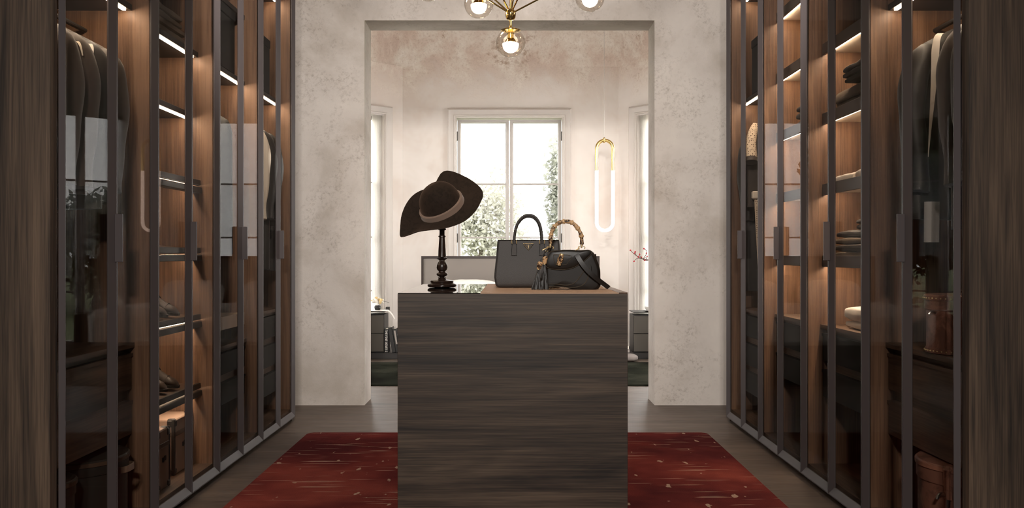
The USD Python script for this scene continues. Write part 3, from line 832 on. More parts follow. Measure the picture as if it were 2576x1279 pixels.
# storage boxes on the high shelves
def storage(label, s, y0, y1, z0, z1, d0=.118):
    b, at = cab(s)
    t = thing('storage_box', label, 'box', loc=at(d0 + .2, (y0 + y1) / 2, z0))
    part(t, 'body', b(d0, .54, y0, y1, z0, z1 - .06, .004), 'black_box')
    part(t, 'lid', b(d0 - .004, .544, y0 - .004, y1 + .004, z1 - .06, z1, .004), 'black_box')
storage('black storage box on the high shelf of the farthest left wardrobe', -1, YA + 6 * PITCH + .06, YB - .30, 2.391, 2.78)
storage('black storage box on the high shelf of the third left wardrobe', -1, YA + 4 * PITCH + .05, YA + 6 * PITCH - .24, 2.374, 2.765)
storage('black storage box on the high shelf of the farthest right wardrobe', 1, YA + 6 * PITCH + .06, YB - .30, 2.391, 2.78)


# boots on the shoe shelves
def boot(label, x, y, z, yaw, tilt):
    """A laced ankle boot, toe along +x before turning; a continuous upper over a welted sole."""
    t = thing('ankle_boot', label, 'boot', loc=(x, y, z), rotz=0)
    R = trimesh.transformations.rotation_matrix(yaw, (0, 0, 1)) @ trimesh.transformations.rotation_matrix(tilt, (0, 1, 0))
    def put(m):
        m = m.copy(); m.apply_transform(R); m.apply_translation((x, y, z)); return m
    xs = np.linspace(-.135, .15, 30)
    def halfw(u):
        return np.interp(u, [-.135, -.12, -.06, 0, .07, .12, .14, .15], [.010, .028, .034, .034, .045, .040, .025, .008])
    def topz(u):
        return np.interp(u, [-.135, -.125, -.05, -.02, .03, .08, .12, .145, .15], [.10, .17, .175, .155, .095, .068, .055, .035, .022])
    rings = []
    for u in xs:
        w, h = halfw(u), topz(u)
        ring = []
        for a in np.linspace(0, 2 * np.pi, 22, endpoint=False):
            ca, sa = math.cos(a), math.sin(a)
            up = max(sa, 0)
            wz = w * (1 - .25 * up) * np.sign(ca) * abs(ca) ** .7
            ring.append((u, wz, .018 + (h - .018) * (.5 + .5 * np.sign(sa) * abs(sa) ** .8)))
        rings.append(ring)
    up = part(t, 'upper', put(fix(loft(rings))), 'shoe_leather')
    o = [(u, halfw(u) + .005) for u in xs] + [(u, -halfw(u) - .005) for u in xs[::-1]]
    m = trimesh.creation.extrude_polygon(Polygon(o).buffer(.002), .014, engine='earcut')
    m2 = trimesh.creation.extrude_polygon(Polygon([p for p in o if p[0] < -.05] ).buffer(.002), .02, engine='earcut')
    m.apply_translation((0, 0, .010)); m2.apply_translation((0, 0, -.008))
    part(t, 'sole', put(trimesh.util.concatenate([m, m2])), 'shoe_sole')
    laces = []
    for q in range(6):
        u = .035 - q * .013
        h = topz(u) + .003
        laces.append(tube([(u, -.026, h - .008), (u - .002, -.012, h + .004), (u - .003, .012, h + .004), (u, .026, h - .008)], .0032, 6))
    part(t, 'laces', put(trimesh.util.concatenate(laces)), 'shoe_sole')
    part(t, 'toe_cap', put(tube([(.085, -.045, .03), (.088, -.036, .052), (.09, -.015, .066), (.09, .015, .066), (.088, .036, .052), (.085, .045, .03)], .003, 6)), 'shoe_leather')
tl = math.atan2(.06, .455)
def bz(z, x):
    return z + .042 + (abs(x) - WL - .115) * .06 / .455
for z, w in ((.865, 'upper'), (.485, 'lower')):
    for j, yy in enumerate((5.23, 5.08)):
        xx = -1.905 - .01 * j
        boot(f'brown lace-up boot on the {w} lit shoe shelf, the {"farther" if j == 0 else "nearer"} of its pair', xx, yy, bz(z, xx) + .004, 0.0, tl)


# trunks on the wardrobe floor
def trunk(label, x0, x1, y0, y1, z0, z1, s=-1):
    """A hard case with dark corners, a lid line and a lock on the face towards the room."""
    t = thing('trunk', label, 'trunk', loc=((x0 + x1) / 2, (y0 + y1) / 2, z0))
    zl = z1 - .075
    part(t, 'body', box(x0, x1, y0, y1, z0, zl - .003, .006), 'trunk_tan')
    part(t, 'lid', box(x0, x1, y0, y1, zl, z1, .006), 'trunk_tan')
    part(t, 'lid_band', box(x0 - .003, x1 + .003, y0 - .003, y1 + .003, zl - .014, zl + .010, .002), 'box_trim')
    e = .0035
    for cx in (x0, x1):
        for cy in (y0, y1):
            sx, sy = (1 if cx == x0 else -1), (1 if cy == y0 else -1)
            part(t, 'corner', [box(cx - sx * e, cx + sx * .015, cy - sy * e, cy + sy * .015, z0, z1 + e, .003),
                               box(cx - sx * e * 1.3, cx + sx * .045, cy - sy * e * 1.3, cy + sy * .045, z1 - .045, z1 + e * 1.3, .012),
                               box(cx - sx * e * 1.3, cx + sx * .045, cy - sy * e * 1.3, cy + sy * .045, z0, z0 + .04, .012)], 'trunk_corner')
    xm, ym = x1, (y0 + y1) / 2
    part(t, 'lock', [box(xm, xm + .008, ym - .022, ym - .004, z1 - .16, z1 - .135, .003), box(xm, xm + .008, ym + .004, ym + .022, z1 - .155, z1 - .13, .003)], 'trunk_corner')
trunk('slim tan trunk with a black lock standing nearest in the second left wardrobe', -2.10, -1.715, 4.80, 4.98, .09, .385)
trunk('tan trunk with dark corners and a lit top below the shoe shelves', -2.12, -1.765, 5.19, 5.485, .09, .38)


# round boxes
def hatbox(label, c, r, h, mat_, trim, name='hat_box', studs=False, strap=None, lid_h=.06):
    t = thing(name, label, 'hat box', loc=c)
    part(t, 'body', lathe([(0, 0), (r - .004, 0), (r, .006), (r, h - lid_h)], c, 48), mat_)
    lid = part(t, 'lid', lathe([(r + .004, h - lid_h), (r + .006, h - lid_h + .004), (r + .006, h - .014), (r + .010, h - .010), (r + .010, h - .002), (r + .004, h + .003), (r - .02, h + .004), (0, h + .006)], c, 48), mat_)
    part(t, 'rim', lathe([(r + .006, h - .022), (r + .011, h - .020), (r + .0115, h - .004), (r + .006, h - .002)], c, 48), trim)
    part(t, 'base_band', lathe([(r, .0), (r + .004, .001), (r + .004, .02), (r, .022)], c, 48), trim)
    if studs:
        st = []
        for zz in (.010, h - .012):
            for a in np.linspace(0, 2 * np.pi, 48, endpoint=False):
                st.append(sphere((c[0] + (r + .006 if zz < .1 else r + .0115) * math.cos(a), c[1] + (r + .006 if zz < .1 else r + .0115) * math.sin(a), c[2] + zz), .0035, 1))
        part(t, 'studs', st, 'gold', kind='stuff')
    return t


# left: two dark ones on the floor
b, at = cab(-1)
hatbox('small round dark leather box nearest on the floor of the left wardrobe', np.array([-1.855, 3.83, .09]), .155, .285, 'box_green', 'box_trim')
t = hatbox('large round dark leather box with a side handle behind the small one', np.array([-1.90, 4.26, .09]), .235, .30, 'box_green', 'box_trim')
hs_ = spline([(-1.670, 4.19, .335), (-1.642, 4.215, .335), (-1.636, 4.26, .335), (-1.642, 4.305, .335), (-1.670, 4.33, .335)], 18)
part(t, 'handle', fix(loft([[p + (q, 0, e) for q, e in ((0, -.013), (.006, -.013), (.006, .013), (0, .013))] for p in hs_])), 'box_trim')
# right: studded box on the chest, strapped trunk on the floor
c = np.array([1.855, 4.05, .847])
t = hatbox('round tan leather hat box with brass studs on the walnut chest', c, .155, .235, 'hatbox_leather', 'hatbox_leather', studs=True)
part(t, 'lid_handle', [tube(spline([c + (-.05, 0, .24), c + (-.03, 0, .252), c + (.03, 0, .252), c + (.05, 0, .24)], 12), .007, 8, flat=.5)], 'hatbox_leather')
part(t, 'clasp', tube(spline([c + (-.150, -.05, .165), c + (-.172, -.055, .168), c + (-.180, -.055, .160)], 8), .004, 6), 'steel')
c = np.array([1.905, 4.02, .09])
t = hatbox('large round brown leather hat trunk with a strap and metal clasp on the right floor', c, .245, .325, 'trunk_leather', 'hatbox_leather', lid_h=.075)
ux, uy = -math.cos(.62), -math.sin(.62)
def rad_pt(r, dz, tw=0.0):
    return c + (r * math.cos(math.pi + .62 + tw), r * math.sin(math.pi + .62 + tw), dz)
part(t, 'strap', tube([rad_pt(.20, .331), rad_pt(.252, .328), rad_pt(.262, .315), rad_pt(.258, .25), rad_pt(.252, .20)], .016, 8, flat=.22), 'hatbox_leather')
part(t, 'clasp', [tube(spline([rad_pt(.255, .215, -.05), rad_pt(.285, .222, -.06), rad_pt(.300, .205, -.06)], 10), .006, 8), tube([rad_pt(.252, .20), rad_pt(.256, .15)], .010, 8, flat=.5)], 'steel')

# ---------------------------------------------------------------- rugs
def rug_mesh(x0, x1, y0, y1, h, r=.06):
    p = Polygon([(x0, y0), (x1, y0), (x1, y1), (x0, y1)]).buffer(-r).buffer(r, quad_segs=4)
    m = trimesh.creation.extrude_polygon(p, h, engine='earcut')
    return m
solo('rug', rug_mesh(-1.41, 1.348, 2.6, 6.885, .012), 'rug_red', 'worn red rug with pale thread streaks under the island', 'rug', smooth=False)
solo('rug', rug_mesh(-1.85, 1.85, 9.385, 11.33, .016, .01), 'rug_green', 'dark green rug by the bed in the room beyond', 'rug', smooth=False)

# ---------------------------------------------------------------- island
IY0, IY1, IX0, IX1, IZ = 4.50, 5.803, -.518, .524, 1.0728
t = thing('display_island', 'walnut dressing island with a glass and tan leather top on the red rug', 'island', loc=(.003, 5.15, .012))
part(t, 'front_panel', box(IX0, IX1, IY0, IY0 + .022, .012, IZ - .004, .0012), 'walnut_across', smooth=False)
part(t, 'side_panel', box(IX0, IX0 + .022, IY0 + .0225, IY1 - .0225, .012, IZ - .004), 'walnut_across', smooth=False)
part(t, 'side_panel', box(IX1 - .022, IX1, IY0 + .0225, IY1 - .0225, .012, IZ - .004), 'walnut_across', smooth=False)
part(t, 'back_panel', box(IX0, IX1, IY1 - .022, IY1, .012, IZ - .004), 'walnut_across', smooth=False)
part(t, 'body', box(IX0 + .023, IX1 - .023, IY0 + .023, IY1 - .023, .012, IZ - .012), 'black_edge', smooth=False)
XM = -.144
part(t, 'glass_top', box(IX0 + .001, XM, IY0 + .001, IY1 - .001, IZ - .0038, IZ), 'black_glass', smooth=False, label='dark mirror-like glass top')
part(t, 'leather_inset', box(XM + .001, IX1 - .040, IY0 + .001, IY1 - .03, IZ - .0038, IZ), 'leather_tan', smooth=False, label='tan leather inset')
part(t, 'top_rim', [box(IX1 - .0395, IX1, IY0 + .001, IY1, IZ - .0038, IZ + .002, .001), box(XM + .001, IX1 - .040, IY1 - .0295, IY1, IZ - .0038, IZ + .002, .001)], 'walnut_rim', smooth=False)
TOPZ = IZ

# ---------------------------------------------------------------- hat on its stand
HY = 5.20
sc = F / HY
sx = (1112.0 - CX) / sc
hz = lambda cy: EYE + (CY - (410 + cy / 3.654)) / sc
hr = lambda w: w / 3.654 / sc
base_z = TOPZ
prof = [(60, 1160), (120, 1155), (132, 1148), (134, 1132), (126, 1124), (112, 1120), (104, 1112), (108, 1104), (104, 1094), (70, 1088), (42, 1084), (32, 1074), (38, 1064), (24, 1058),
        (44, 1048), (52, 1036), (48, 1026), (32, 1014), (30, 1006), (44, 994), (50, 975), (48, 950), (40, 930), (28, 912), (26, 902), (40, 894), (48, 884), (40, 876), (36, 868),
        (33, 800), (29, 740), (25, 690), (34, 684), (33, 676), (24, 670), (23, 624), (38, 616), (38, 608), (24, 600), (22, 520)]
b0 = hz(1160)
prof = [(hr(w), base_z + (hz(cy) - b0) * (hz(520) - base_z) / (hz(520) - b0) - base_z) for w, cy in prof]
t = thing('hat_stand', 'dark turned wooden hat stand on the island glass top', 'hat stand', loc=(sx, HY, base_z))
part(t, 'foot', lathe([(0, 0)] + prof[:13], (sx, HY, base_z), 40), 'dark_wood', smooth=30)
part(t, 'baluster', lathe([(.012, prof[12][1])] + prof[13:27], (sx, HY, base_z), 32), 'dark_wood', smooth=30)
part(t, 'post', lathe([(.008, prof[26][1])] + prof[27:], (sx, HY, base_z), 32), 'dark_wood', smooth=30)
part(t, 'head_block', lathe([(.012, 0), (.055, .005), (.062, .03), (.055, .06), (.03, .085), (0, .09)], (sx + .01, HY, base_z + prof[-1][1] - .03), 24), 'dark_wood')

def hp(cx_, cy_, dy=0.0):
    """A point of the hat from a pixel of the photo's enlargement, dy metres behind the stand's depth."""
    return P(980 + cx_ / 3.654, 410 + cy_ / 3.654, HY + dy)
# brim outline, clockwise from the low left tip; the last number is its depth behind the axis
outl = [(105, 681, -.075), (97, 600, -.055), (103, 520, -.03), (128, 430, 0.0), (175, 345, .035), (235, 285, .06), (305, 250, .085), (375, 225, .10), (425, 180, .12), (455, 120, .13), (500, 78, .135),
        (560, 77, .13), (640, 103, .12), (730, 148, .10), (800, 197, .075), (848, 250, .05), (860, 300, .03), (845, 345, .005), (800, 430, -.03), (750, 487, -.06), (690, 535, -.085), (610, 572, -.105),
        (520, 598, -.115), (420, 610, -.12), (320, 620, -.115), (230, 640, -.105), (160, 668, -.09)]
outl = np.array(outl, float)
from scipy.interpolate import CubicSpline
tt = np.r_[0, np.cumsum(np.linalg.norm(np.diff(np.vstack([outl, outl[:1]])[:, :2], axis=0), axis=1))]
cs = CubicSpline(tt, np.vstack([outl, outl[:1]]), bc_type='periodic')
NB = 120
# the head opening: an ellipse in the tilted plane
cb = np.array([485.0, 415.0])
a_major = np.array([178.0, -90.0]); a_minor = np.array([-42.0, -108.0]) * .80
def band_pt(phi, out=1.0, lift=0.0):
    q = cb + out * (a_major * math.cos(phi) + a_minor * math.sin(phi)) + lift * np.array([-95.0, -205.0])
    return hp(q[0], q[1], (.075 * math.sin(phi) - .01 * math.cos(phi)) * out - lift * .085)
# match brim samples to the band by the angle about the opening's centre
samples = cs(np.linspace(0, tt[-1], 800, endpoint=False))
inv = np.linalg.inv(np.stack([a_major, a_minor], 1))
ang = np.array([math.atan2(*(inv @ (p[:2] - cb))[::-1]) for p in samples])
phis = np.linspace(-np.pi, np.pi, NB, endpoint=False)
order_ = np.argsort(ang)
edge = np.stack([np.interp(phis, ang[order_], samples[order_, i], period=2 * np.pi) for i in range(3)], 1)
edge_pts = np.array([hp(e[0], e[1], e[2]) for e in edge])
inner = np.array([band_pt(p, 1.02) for p in phis])
def brim(off):
    rings = []
    for r in np.linspace(0, 1, 14):
        ring = inner * (1 - r) + edge_pts * r
        # the felt leaves the crown flat, dips, then turns up towards its edge
        ring = ring + np.array([.0, -.012, -.018]) * math.sin(math.pi * r) + np.array([0, off, off])
        rings.append(ring)
    return rings
up_, lo_ = brim(.0015), brim(-.0015)
tH = thing('hat', 'wide-brimmed dark brown felt hat tilted on the wooden stand', 'hat', loc=(sx, HY, hz(600)))
part(tH, 'brim', fix(loft(lo_ + up_[::-1] + [lo_[0]], caps=False)), 'felt', smooth=50)
cr = []
for l in np.linspace(0, 1, 16):
    o = 1.0 * (1 - max(0, (l - .12) / .88) ** 2.6) ** .5 if l < 1 else .02
    o = max(o, .02) * (1 - .06 * l)
    cr.append([band_pt(p, o, l) for p in phis])
part(tH, 'crown', fix(loft(cr)), 'felt', smooth=50)
bd = [[band_pt(p, 1.0, -.03) for p in phis], [band_pt(p, 1.10, -.035) for p in phis], [band_pt(p, 1.085, .18) for p in phis], [band_pt(p, .98, .205) for p in phis]]
part(tH, 'hat_band', fix(loft(bd + [bd[0]], caps=False)), 'felt_band', smooth=40)

# ---------------------------------------------------------------- tote bag
TY = 5.17                                                    # depth of its front face at the foot
ts_ = F / TY
def tp(cx_, cy_, dy=0.0):
    return P(1220 + cx_ / 5.33, 520 + cy_ / 5.33, TY) + np.array([0, dy, 0])
t = thing('handbag', 'structured dark grey tote bag with a gold triangle badge on the leather inset', 'handbag', loc=tp(580, 1095, .07))
zb, zt = TOPZ + .003, tp(0, 452)[2]
rows = [(1095, 172, 1005, .012, .125), (1080, 150, 1022, .004, .135), (1050, 138, 1036, .0, .142), (960, 122, 1040, .0, .145), (850, 130, 1032, .003, .14), (700, 146, 1022, .008, .13), (560, 158, 1010, .013, .122), (465, 166, 1001, .017, .115), (452, 172, 995, .020, .112)]
rings = []
for cy_, l, r, f0, f1 in rows:
    a, c_ = tp(l, cy_), tp(r, cy_)
    z = zb + (a[2] - tp(0, 1095)[2]) * (zt - zb) / (zt - tp(0, 1095)[2])
    x0_, x1_ = a[0], c_[0]
    y0_, y1_ = TY + f0, TY + f1
    ring = []
    for q in range(4):
        cx_ = (x1_ if q in (0, 3) else x0_); cy2 = (y1_ if q in (0, 1) else y0_)
        sxx, syy = (1 if q in (0, 3) else -1), (1 if q in (0, 1) else -1)
        for a_ in np.linspace(0, np.pi / 2, 5):
            ang_ = a_ + q * np.pi / 2
            ring.append((cx_ - sxx * .014 + .014 * math.cos(ang_), cy2 - syy * .014 + .014 * math.sin(ang_), z))
    rings.append(ring)
body = part(t, 'body', fix(loft(rings)), 'tote_leather', smooth=40)
part(t, 'top_edge', tube(np.array(rings[-1] + rings[-1][:1]) + (0, 0, .0), .0022, 6), 'black_edge')
for l in ((172, 455), (1000, 455)):
    e = [tp(x, y, .004) for x, y in ((l[0], 455), (158 if l[0] < 500 else 1010, 600), (130 if l[0] < 500 else 1032, 850), (138 if l[0] < 500 else 1036, 1050))]
    part(t, 'side_piping', tube(spline([p + np.array([.004 if l[0] < 500 else -.004, .002, 0]) for p in e], 20), .0018, 6), 'black_edge')
hpts = spline([tp(x, y, .008) for x, y in ((392, 500), (393, 440), (405, 330), (430, 240), (480, 165), (540, 122), (590, 113), (645, 125), (700, 170), (738, 245), (757, 335), (765, 440), (766, 500))], 60)
part(t, 'handle', tube(hpts, .0068, 12), 'tote_leather')
hb = hpts + np.array([0, .10, -.004])
part(t, 'handle', tube(hb, .0068, 12), 'tote_leather')
for cx_ in (392, 766):
    tb = prism([tp(cx_ + x, y)[[0, 2]] for x, y in ((-28, 500), (28, 500), (36, 655), (-36, 655))], TY + .0035, TY + .0135)
    tab = part(t, 'handle_tab', tb, 'tote_leather', smooth=False)
    out_ = [tp(cx_ + x, y, .003) for x, y in ((-28, 500), (28, 500), (36, 655), (-36, 655), (-28, 500))]
    part(tab, 'stitching', tube(out_, .0012, 6), 'black_edge')
    part(t, 'gold_ring', [tube([tp(cx_ + sg * 32, 452, .004), tp(cx_ + sg * 34, 475, .002), tp(cx_ + sg * 30, 497, .004)], .0026, 8) for sg in (-1, 1)], 'gold')
tri_o = [tp(x, y)[[0, 2]] for x, y in ((513, 499), (652, 499), (583, 584))]
plaque = prism(tri_o, TY + .004, TY + .012)
pq = part(t, 'badge', plaque, 'black_edge', smooth=False, label='black triangle badge with a gold edge and crest')
part(pq, 'badge_edge', tube([tp(x, y, .0035) for x, y in ((513, 499), (652, 499), (583, 584), (513, 499))], .0011, 6), 'gold')
crest = []
for x0_, y0_, x1_, y1_, r in ((548, 514, 566, 520, 2.6), (618, 514, 600, 520, 2.6), (566, 516, 600, 516, 2.2), (583, 512, 583, 562, 2.6), (570, 524, 562, 534, 2.2), (596, 524, 604, 534, 2.2), (572, 536, 594, 546, 2.0), (594, 536, 572, 546, 2.0), (576, 556, 590, 556, 2.0)):
    crest.append(tube([tp(x0_, y0_, .0035), tp(x1_, y1_, .0035)], r / 5.33 / ts_, 6))
part(pq, 'crest', crest, 'gold')

# ---------------------------------------------------------------- bamboo-handled bag
GY = 4.95
gs = F / GY
def gp(cx_, cy_, dy=0.0):
    return P(1340 + cx_ / 6.395, 540 + cy_ / 6.395, GY) + np.array([0, dy, 0])
def gl(px_):                                                  # crop pixels to metres
    return px_ / 6.395 / gs
t = thing('handbag', 'black leather flap bag with a bamboo handle and tassels on the leather inset', 'handbag', loc=gp(640, 1205))
dz0 = TOPZ + .002 - gp(0, 1203)[2]
ol = [(225, 1203), (640, 1206), (1050, 1203), (1088, 1165), (1094, 1050), (1088, 890), (1062, 790), (1020, 690), (985, 615), (935, 578), (800, 570), (600, 568), (400, 572), (300, 590), (240, 650), (200, 760), (185, 900), (186, 1080), (196, 1180)]
o2 = spline(ol + ol[:1], 90)[:-1]
o2 = np.array([gp(x, y)[[0, 2]] for x, y in o2])
ctr = o2.mean(0)
ctr[1] = TOPZ + .07
rings = []
for y_, k_ in ((-.066, .02), (-.066, .45), (-.066, .86), (-.060, .95), (-.045, .985), (-.02, 1.0), (.02, 1.0), (.045, .985), (.060, .95), (.066, .86), (.066, .02)):
    q = ctr + (o2 - ctr) * k_
    q[:, 1] = np.maximum(q[:, 1] + 0, TOPZ + .002)
    rings.append([(x, GY + .03 + y_, z) for x, z in q])
part(t, 'body', fix(loft(rings)), 'black_leather', smooth=45)
FR = -.066 + .03                                              # front face, relative to GY
flap = [(285, 600), (420, 580), (640, 576), (820, 580), (925, 592), (935, 620), (890, 680), (830, 735), (760, 785), (680, 838), (600, 868), (520, 882), (430, 886), (340, 880), (270, 866), (215, 838), (200, 780), (225, 690)]
fl = spline(flap + flap[:1], 70)[:-1]
def plate(poly, y0_, th, dome=.006):
    """A leather piece with a softened edge, lying in front of depth y0_."""
    pts_ = np.array([gp(x, y)[[0, 2]] for x, y in poly])
    cc = pts_.mean(0)
    rr = []
    for k_, h_ in ((1, 0), (1.0, th), (.97, th + dome * .5), (.8, th + dome), (.4, th + dome * 1.3), (.02, th + dome * 1.35)):
        q = cc + (pts_ - cc) * k_
        rr.append([(x, GY + y0_ - h_, z) for x, z in q])
    return fix(loft(rr))
fp = part(t, 'flap', plate(fl, FR + .006, .012), 'black_leather', smooth=50)
part(fp, 'piping', tube(np.array([gp(x, y, FR - .006) for x, y in np.vstack([fl, fl[:1]])]), .0022, 6), 'bag_piping')
lockp = [(330, 650), (400, 648), (560, 652), (610, 668), (610, 715), (560, 760), (540, 800), (480, 806), (360, 800), (335, 740)]
part(fp, 'lock_plate', tube(np.array([gp(x, y, FR - .0135) for x, y in np.vstack([lockp, lockp[:1]])]), .0016, 6), 'bag_piping')
part(t, 'pocket_piping', [tube(spline([gp(x, y, FR - .001) for x, y in ((250, 1122), (450, 1128), (580, 1130), (660, 1100), (730, 1030), (800, 930), (860, 850))], 40), .0022, 6),
                          tube(spline([gp(x, y, FR - .001) for x, y in ((250, 1160), (560, 1170), (700, 1165), (800, 1130), (860, 1060), (890, 970), (900, 860))], 40), .0022, 6)], 'bag_piping')
part(t, 'gusset_fold', [tube(spline([gp(x0_, 640, FR + d_), gp(x0_ + 22, 800, FR + d_ - .004), gp(x0_ + 40, 1000, FR + d_ - .004), gp(x0_ + 20, 1160, FR + d_)], 24), .006, 8) for x0_, d_ in ((905, .010), (950, .018), (1000, .034))], 'black_leather')
# bamboo handle
arc = spline([gp(x, y) for x, y in ((284, 470), (287, 400), (294, 335), (310, 270), (338, 215), (385, 160), (450, 124), (525, 112), (600, 120), (660, 150), (712, 205), (755, 270), (780, 335), (789, 400), (790, 480))], 90)
u = np.linspace(0, 1, 90)
nodes_ = [.155, .30, .47, .60, .74, .875]
rad = gl(33) * (1 - .12 * np.cos(2 * np.pi * u * 6.5)) * .93
for nd in nodes_:
    rad = rad + gl(8) * np.exp(-((u - nd) / .012) ** 2)
hd = part(t, 'bamboo_handle', tube(arc, rad, 16), 'bamboo')
for nd in nodes_:
    i0 = int(nd * 89)
    part(hd, 'bamboo_node', tube(arc[i0 - 1:i0 + 2], gl(42), 14), 'bamboo_node')
for cx_, side in ((284, 'l'), (788, 'r')):
    part(t, 'handle_mount', [tube([gp(cx_, 445), gp(cx_, 500), gp(cx_ - 4, 540)], [gl(20), gl(20), gl(10)], 10),
                             tube(spline([gp(cx_ - 30, 520, -.01), gp(cx_ - 55, 545, -.02), gp(cx_ - 40, 580, -.02), gp(cx_ - 80, 590, -.02)], 16), gl(7), 8),
                             tube(spline([gp(cx_ + 25, 520, -.005), gp(cx_ + 50, 530, -.01), gp(cx_ + 40, 556, -.01)], 12), gl(7), 8)], 'gold')
part(t, 'strap_hook', tube(spline([gp(745, 550, -.03), gp(690, 575, -.04), gp(662, 615, -.045), gp(664, 655, -.045)], 16), gl(9), 8), 'gold')
part(t, 'strap_hook', tube(spline([gp(265, 520, -.03), gp(215, 545, -.045), (gp(150, 575, -.05))], 14), gl(8), 8), 'gold')
# turn lock
la, lb = gp(462, 640, FR - .020), gp(408, 812, FR - .022)
ax = (lb - la) / np.linalg.norm(lb - la)
L_ = np.linalg.norm(lb - la)
lk = part(t, 'bamboo_clasp', tube([la + ax * L_ * q for q in np.linspace(0, 1, 14)], gl(1) * np.array([32, 33, 34, 36, 40, 46, 50, 50, 44, 40, 38, 38, 36, 34]), 14), 'bamboo')
part(lk, 'clasp_cap', [tube([la - ax * .002, la + ax * .004], gl(33), 14), tube([lb - ax * .004, lb + ax * .002], gl(34), 14)], 'gold')
# tassels
rng = np.random.default_rng(5)
for j, (bx0, by0, bx1, by1, xs0, xs1, yb) in enumerate(((195, 672, 183, 790, 120, 245, 1198), (122, 760, 88, 872, -25, 130, 1198))):
    dY = FR - .028 - .006 * j
    ta = part(t, 'tassel', [tube(spline([gp(bx1 + rng.uniform(-14, 14), by1 + 8, dY), gp(bx1 + (q - bx1) * .55 + rng.uniform(-6, 6), (by1 + yb) / 2, dY - .006 + rng.uniform(-.006, .006)), gp(q, yb + rng.uniform(-4, 3), dY - .008 + rng.uniform(-.012, .012))], 10), gl(8.5), 6, flat=.5)
                          for q in np.linspace(xs0, xs1, 19)], 'black_leather')
    part(ta, 'bamboo_bead', tube(np.linspace(gp(bx0, by0, dY), gp(bx1, by1, dY), 9), gl(1) * np.array([30, 38, 42, 42, 38, 36, 36, 34, 32]), 12), 'bamboo')
    part(ta, 'gold_cap', tube([gp(bx1, by1 - 6, dY), gp(bx1 - 2, by1 + 14, dY)], gl(21), 12), 'gold')
    part(ta, 'cord', tube(spline([gp(bx0, by0, dY), gp(bx0 - 10 + 20 * j, by0 - 50, dY), gp(215, 590, FR - .02), gp(255, 545, FR - .005)], 14), gl(7), 6), 'black_leather')
# shoulder strap falling to the island
sp = spline([gp(690, 640, FR - .022), gp(760, 760, FR - .030), gp(860, 890, FR - .032), gp(980, 1000, FR - .030), gp(1110, 1100, FR - .020), gp(1215, 1178, FR - .012)], 40)
tan_ = np.gradient(sp, axis=0); tan_ /= np.linalg.norm(tan_, axis=1, keepdims=True)
wv = np.cross(tan_, [0, 1, 0]); wv /= np.linalg.norm(wv, axis=1, keepdims=True)
rib = [[p + w_ * gl(36) + (0, .0015, 0), p + w_ * gl(36) - (0, .0015, 0), p - w_ * gl(36) - (0, .0015, 0), p - w_ * gl(36) + (0, .0015, 0)] for p, w_ in zip(sp, wv)]
for r_ in rib:
    for p in r_:
        p[2] = max(p[2], TOPZ + .0035)
st_ = part(t, 'shoulder_strap', fix(loft(rib)), 'black_leather', smooth=40)

# ---------------------------------------------------------------- chandelier
CHY = 5.0
def globe(t, c, r=.0735):
    g = part(t, 'globe', sphere(c, r, 4), 'globe_glass', smooth=True, label='clear glass globe')
    part(g, 'bulb', lathe([(0, -.042), (.012, -.041), (.026, -.034), (.036, -.022), (.041, -.006), (.041, .004), (.030, .008), (0, .010)], c - (0, 0, .008), 28), 'bulb_light', smooth=40, label='glowing bulb')
    part(g, 'socket', lathe([(.030, .002), (.022, .018), (.016, .024), (.016, .052), (.020, .058)], c, 20), 'brass')
    part(g, 'cap', lathe([(.020, .050), (.042, .0585), (.050, .060), (.050, .064), (.044, .068), (.024, .074), (.010, .078), (.006, .086)], c, 28), 'brass')
t = thing('chandelier', 'brass branching chandelier with clear glass globes above the island', 'chandelier', loc=P(1284, 35, CHY))
hub = P(1284.5, 35, CHY)
part(t, 'hub', lathe([(.006, -.032), (.018, -.030), (.024, -.020), (.026, -.004), (.0265, .000), (.0265, .003), (.024, .012), (.016, .022), (.006, .026)], hub, 28), 'brass')
g0 = P(1284.5, 108, CHY)
part(t, 'lower_stem', tube([hub + (0, 0, -.03), g0 + (0, 0, .08)], .0055, 12), 'brass')
part(t, 'stem', tube([hub + (0, 0, .02), hub + (0, 0, CEIL - hub[2])], .0055, 12), 'brass')
part(t, 'ceiling_rose', lathe([(.012, -.05), (.05, -.02), (.06, 0)], (hub[0], hub[1], CEIL), 28), 'brass')
globe(t, g0)
for px_, py_, Y_ in ((1204.5, 10, 5.02), (1484, -7, 4.98), (1077, -33, 5.06), (1178, -120, 5.35), (1395, -130, 4.72), (1330, -165, 5.4)):
    c_ = P(px_, py_, Y_)
    end = c_ + np.array([0, 0, .125 if py_ < 0 else .095])
    d_ = end - hub
    part(t, 'arm', tube([hub + d_ / np.linalg.norm(d_) * .02, end], .0042, 10), 'brass')
    part(t, 'drop', tube([end + (0, 0, .004), c_ + (0, 0, .08)], .0048, 10), 'brass')
    globe(t, c_)

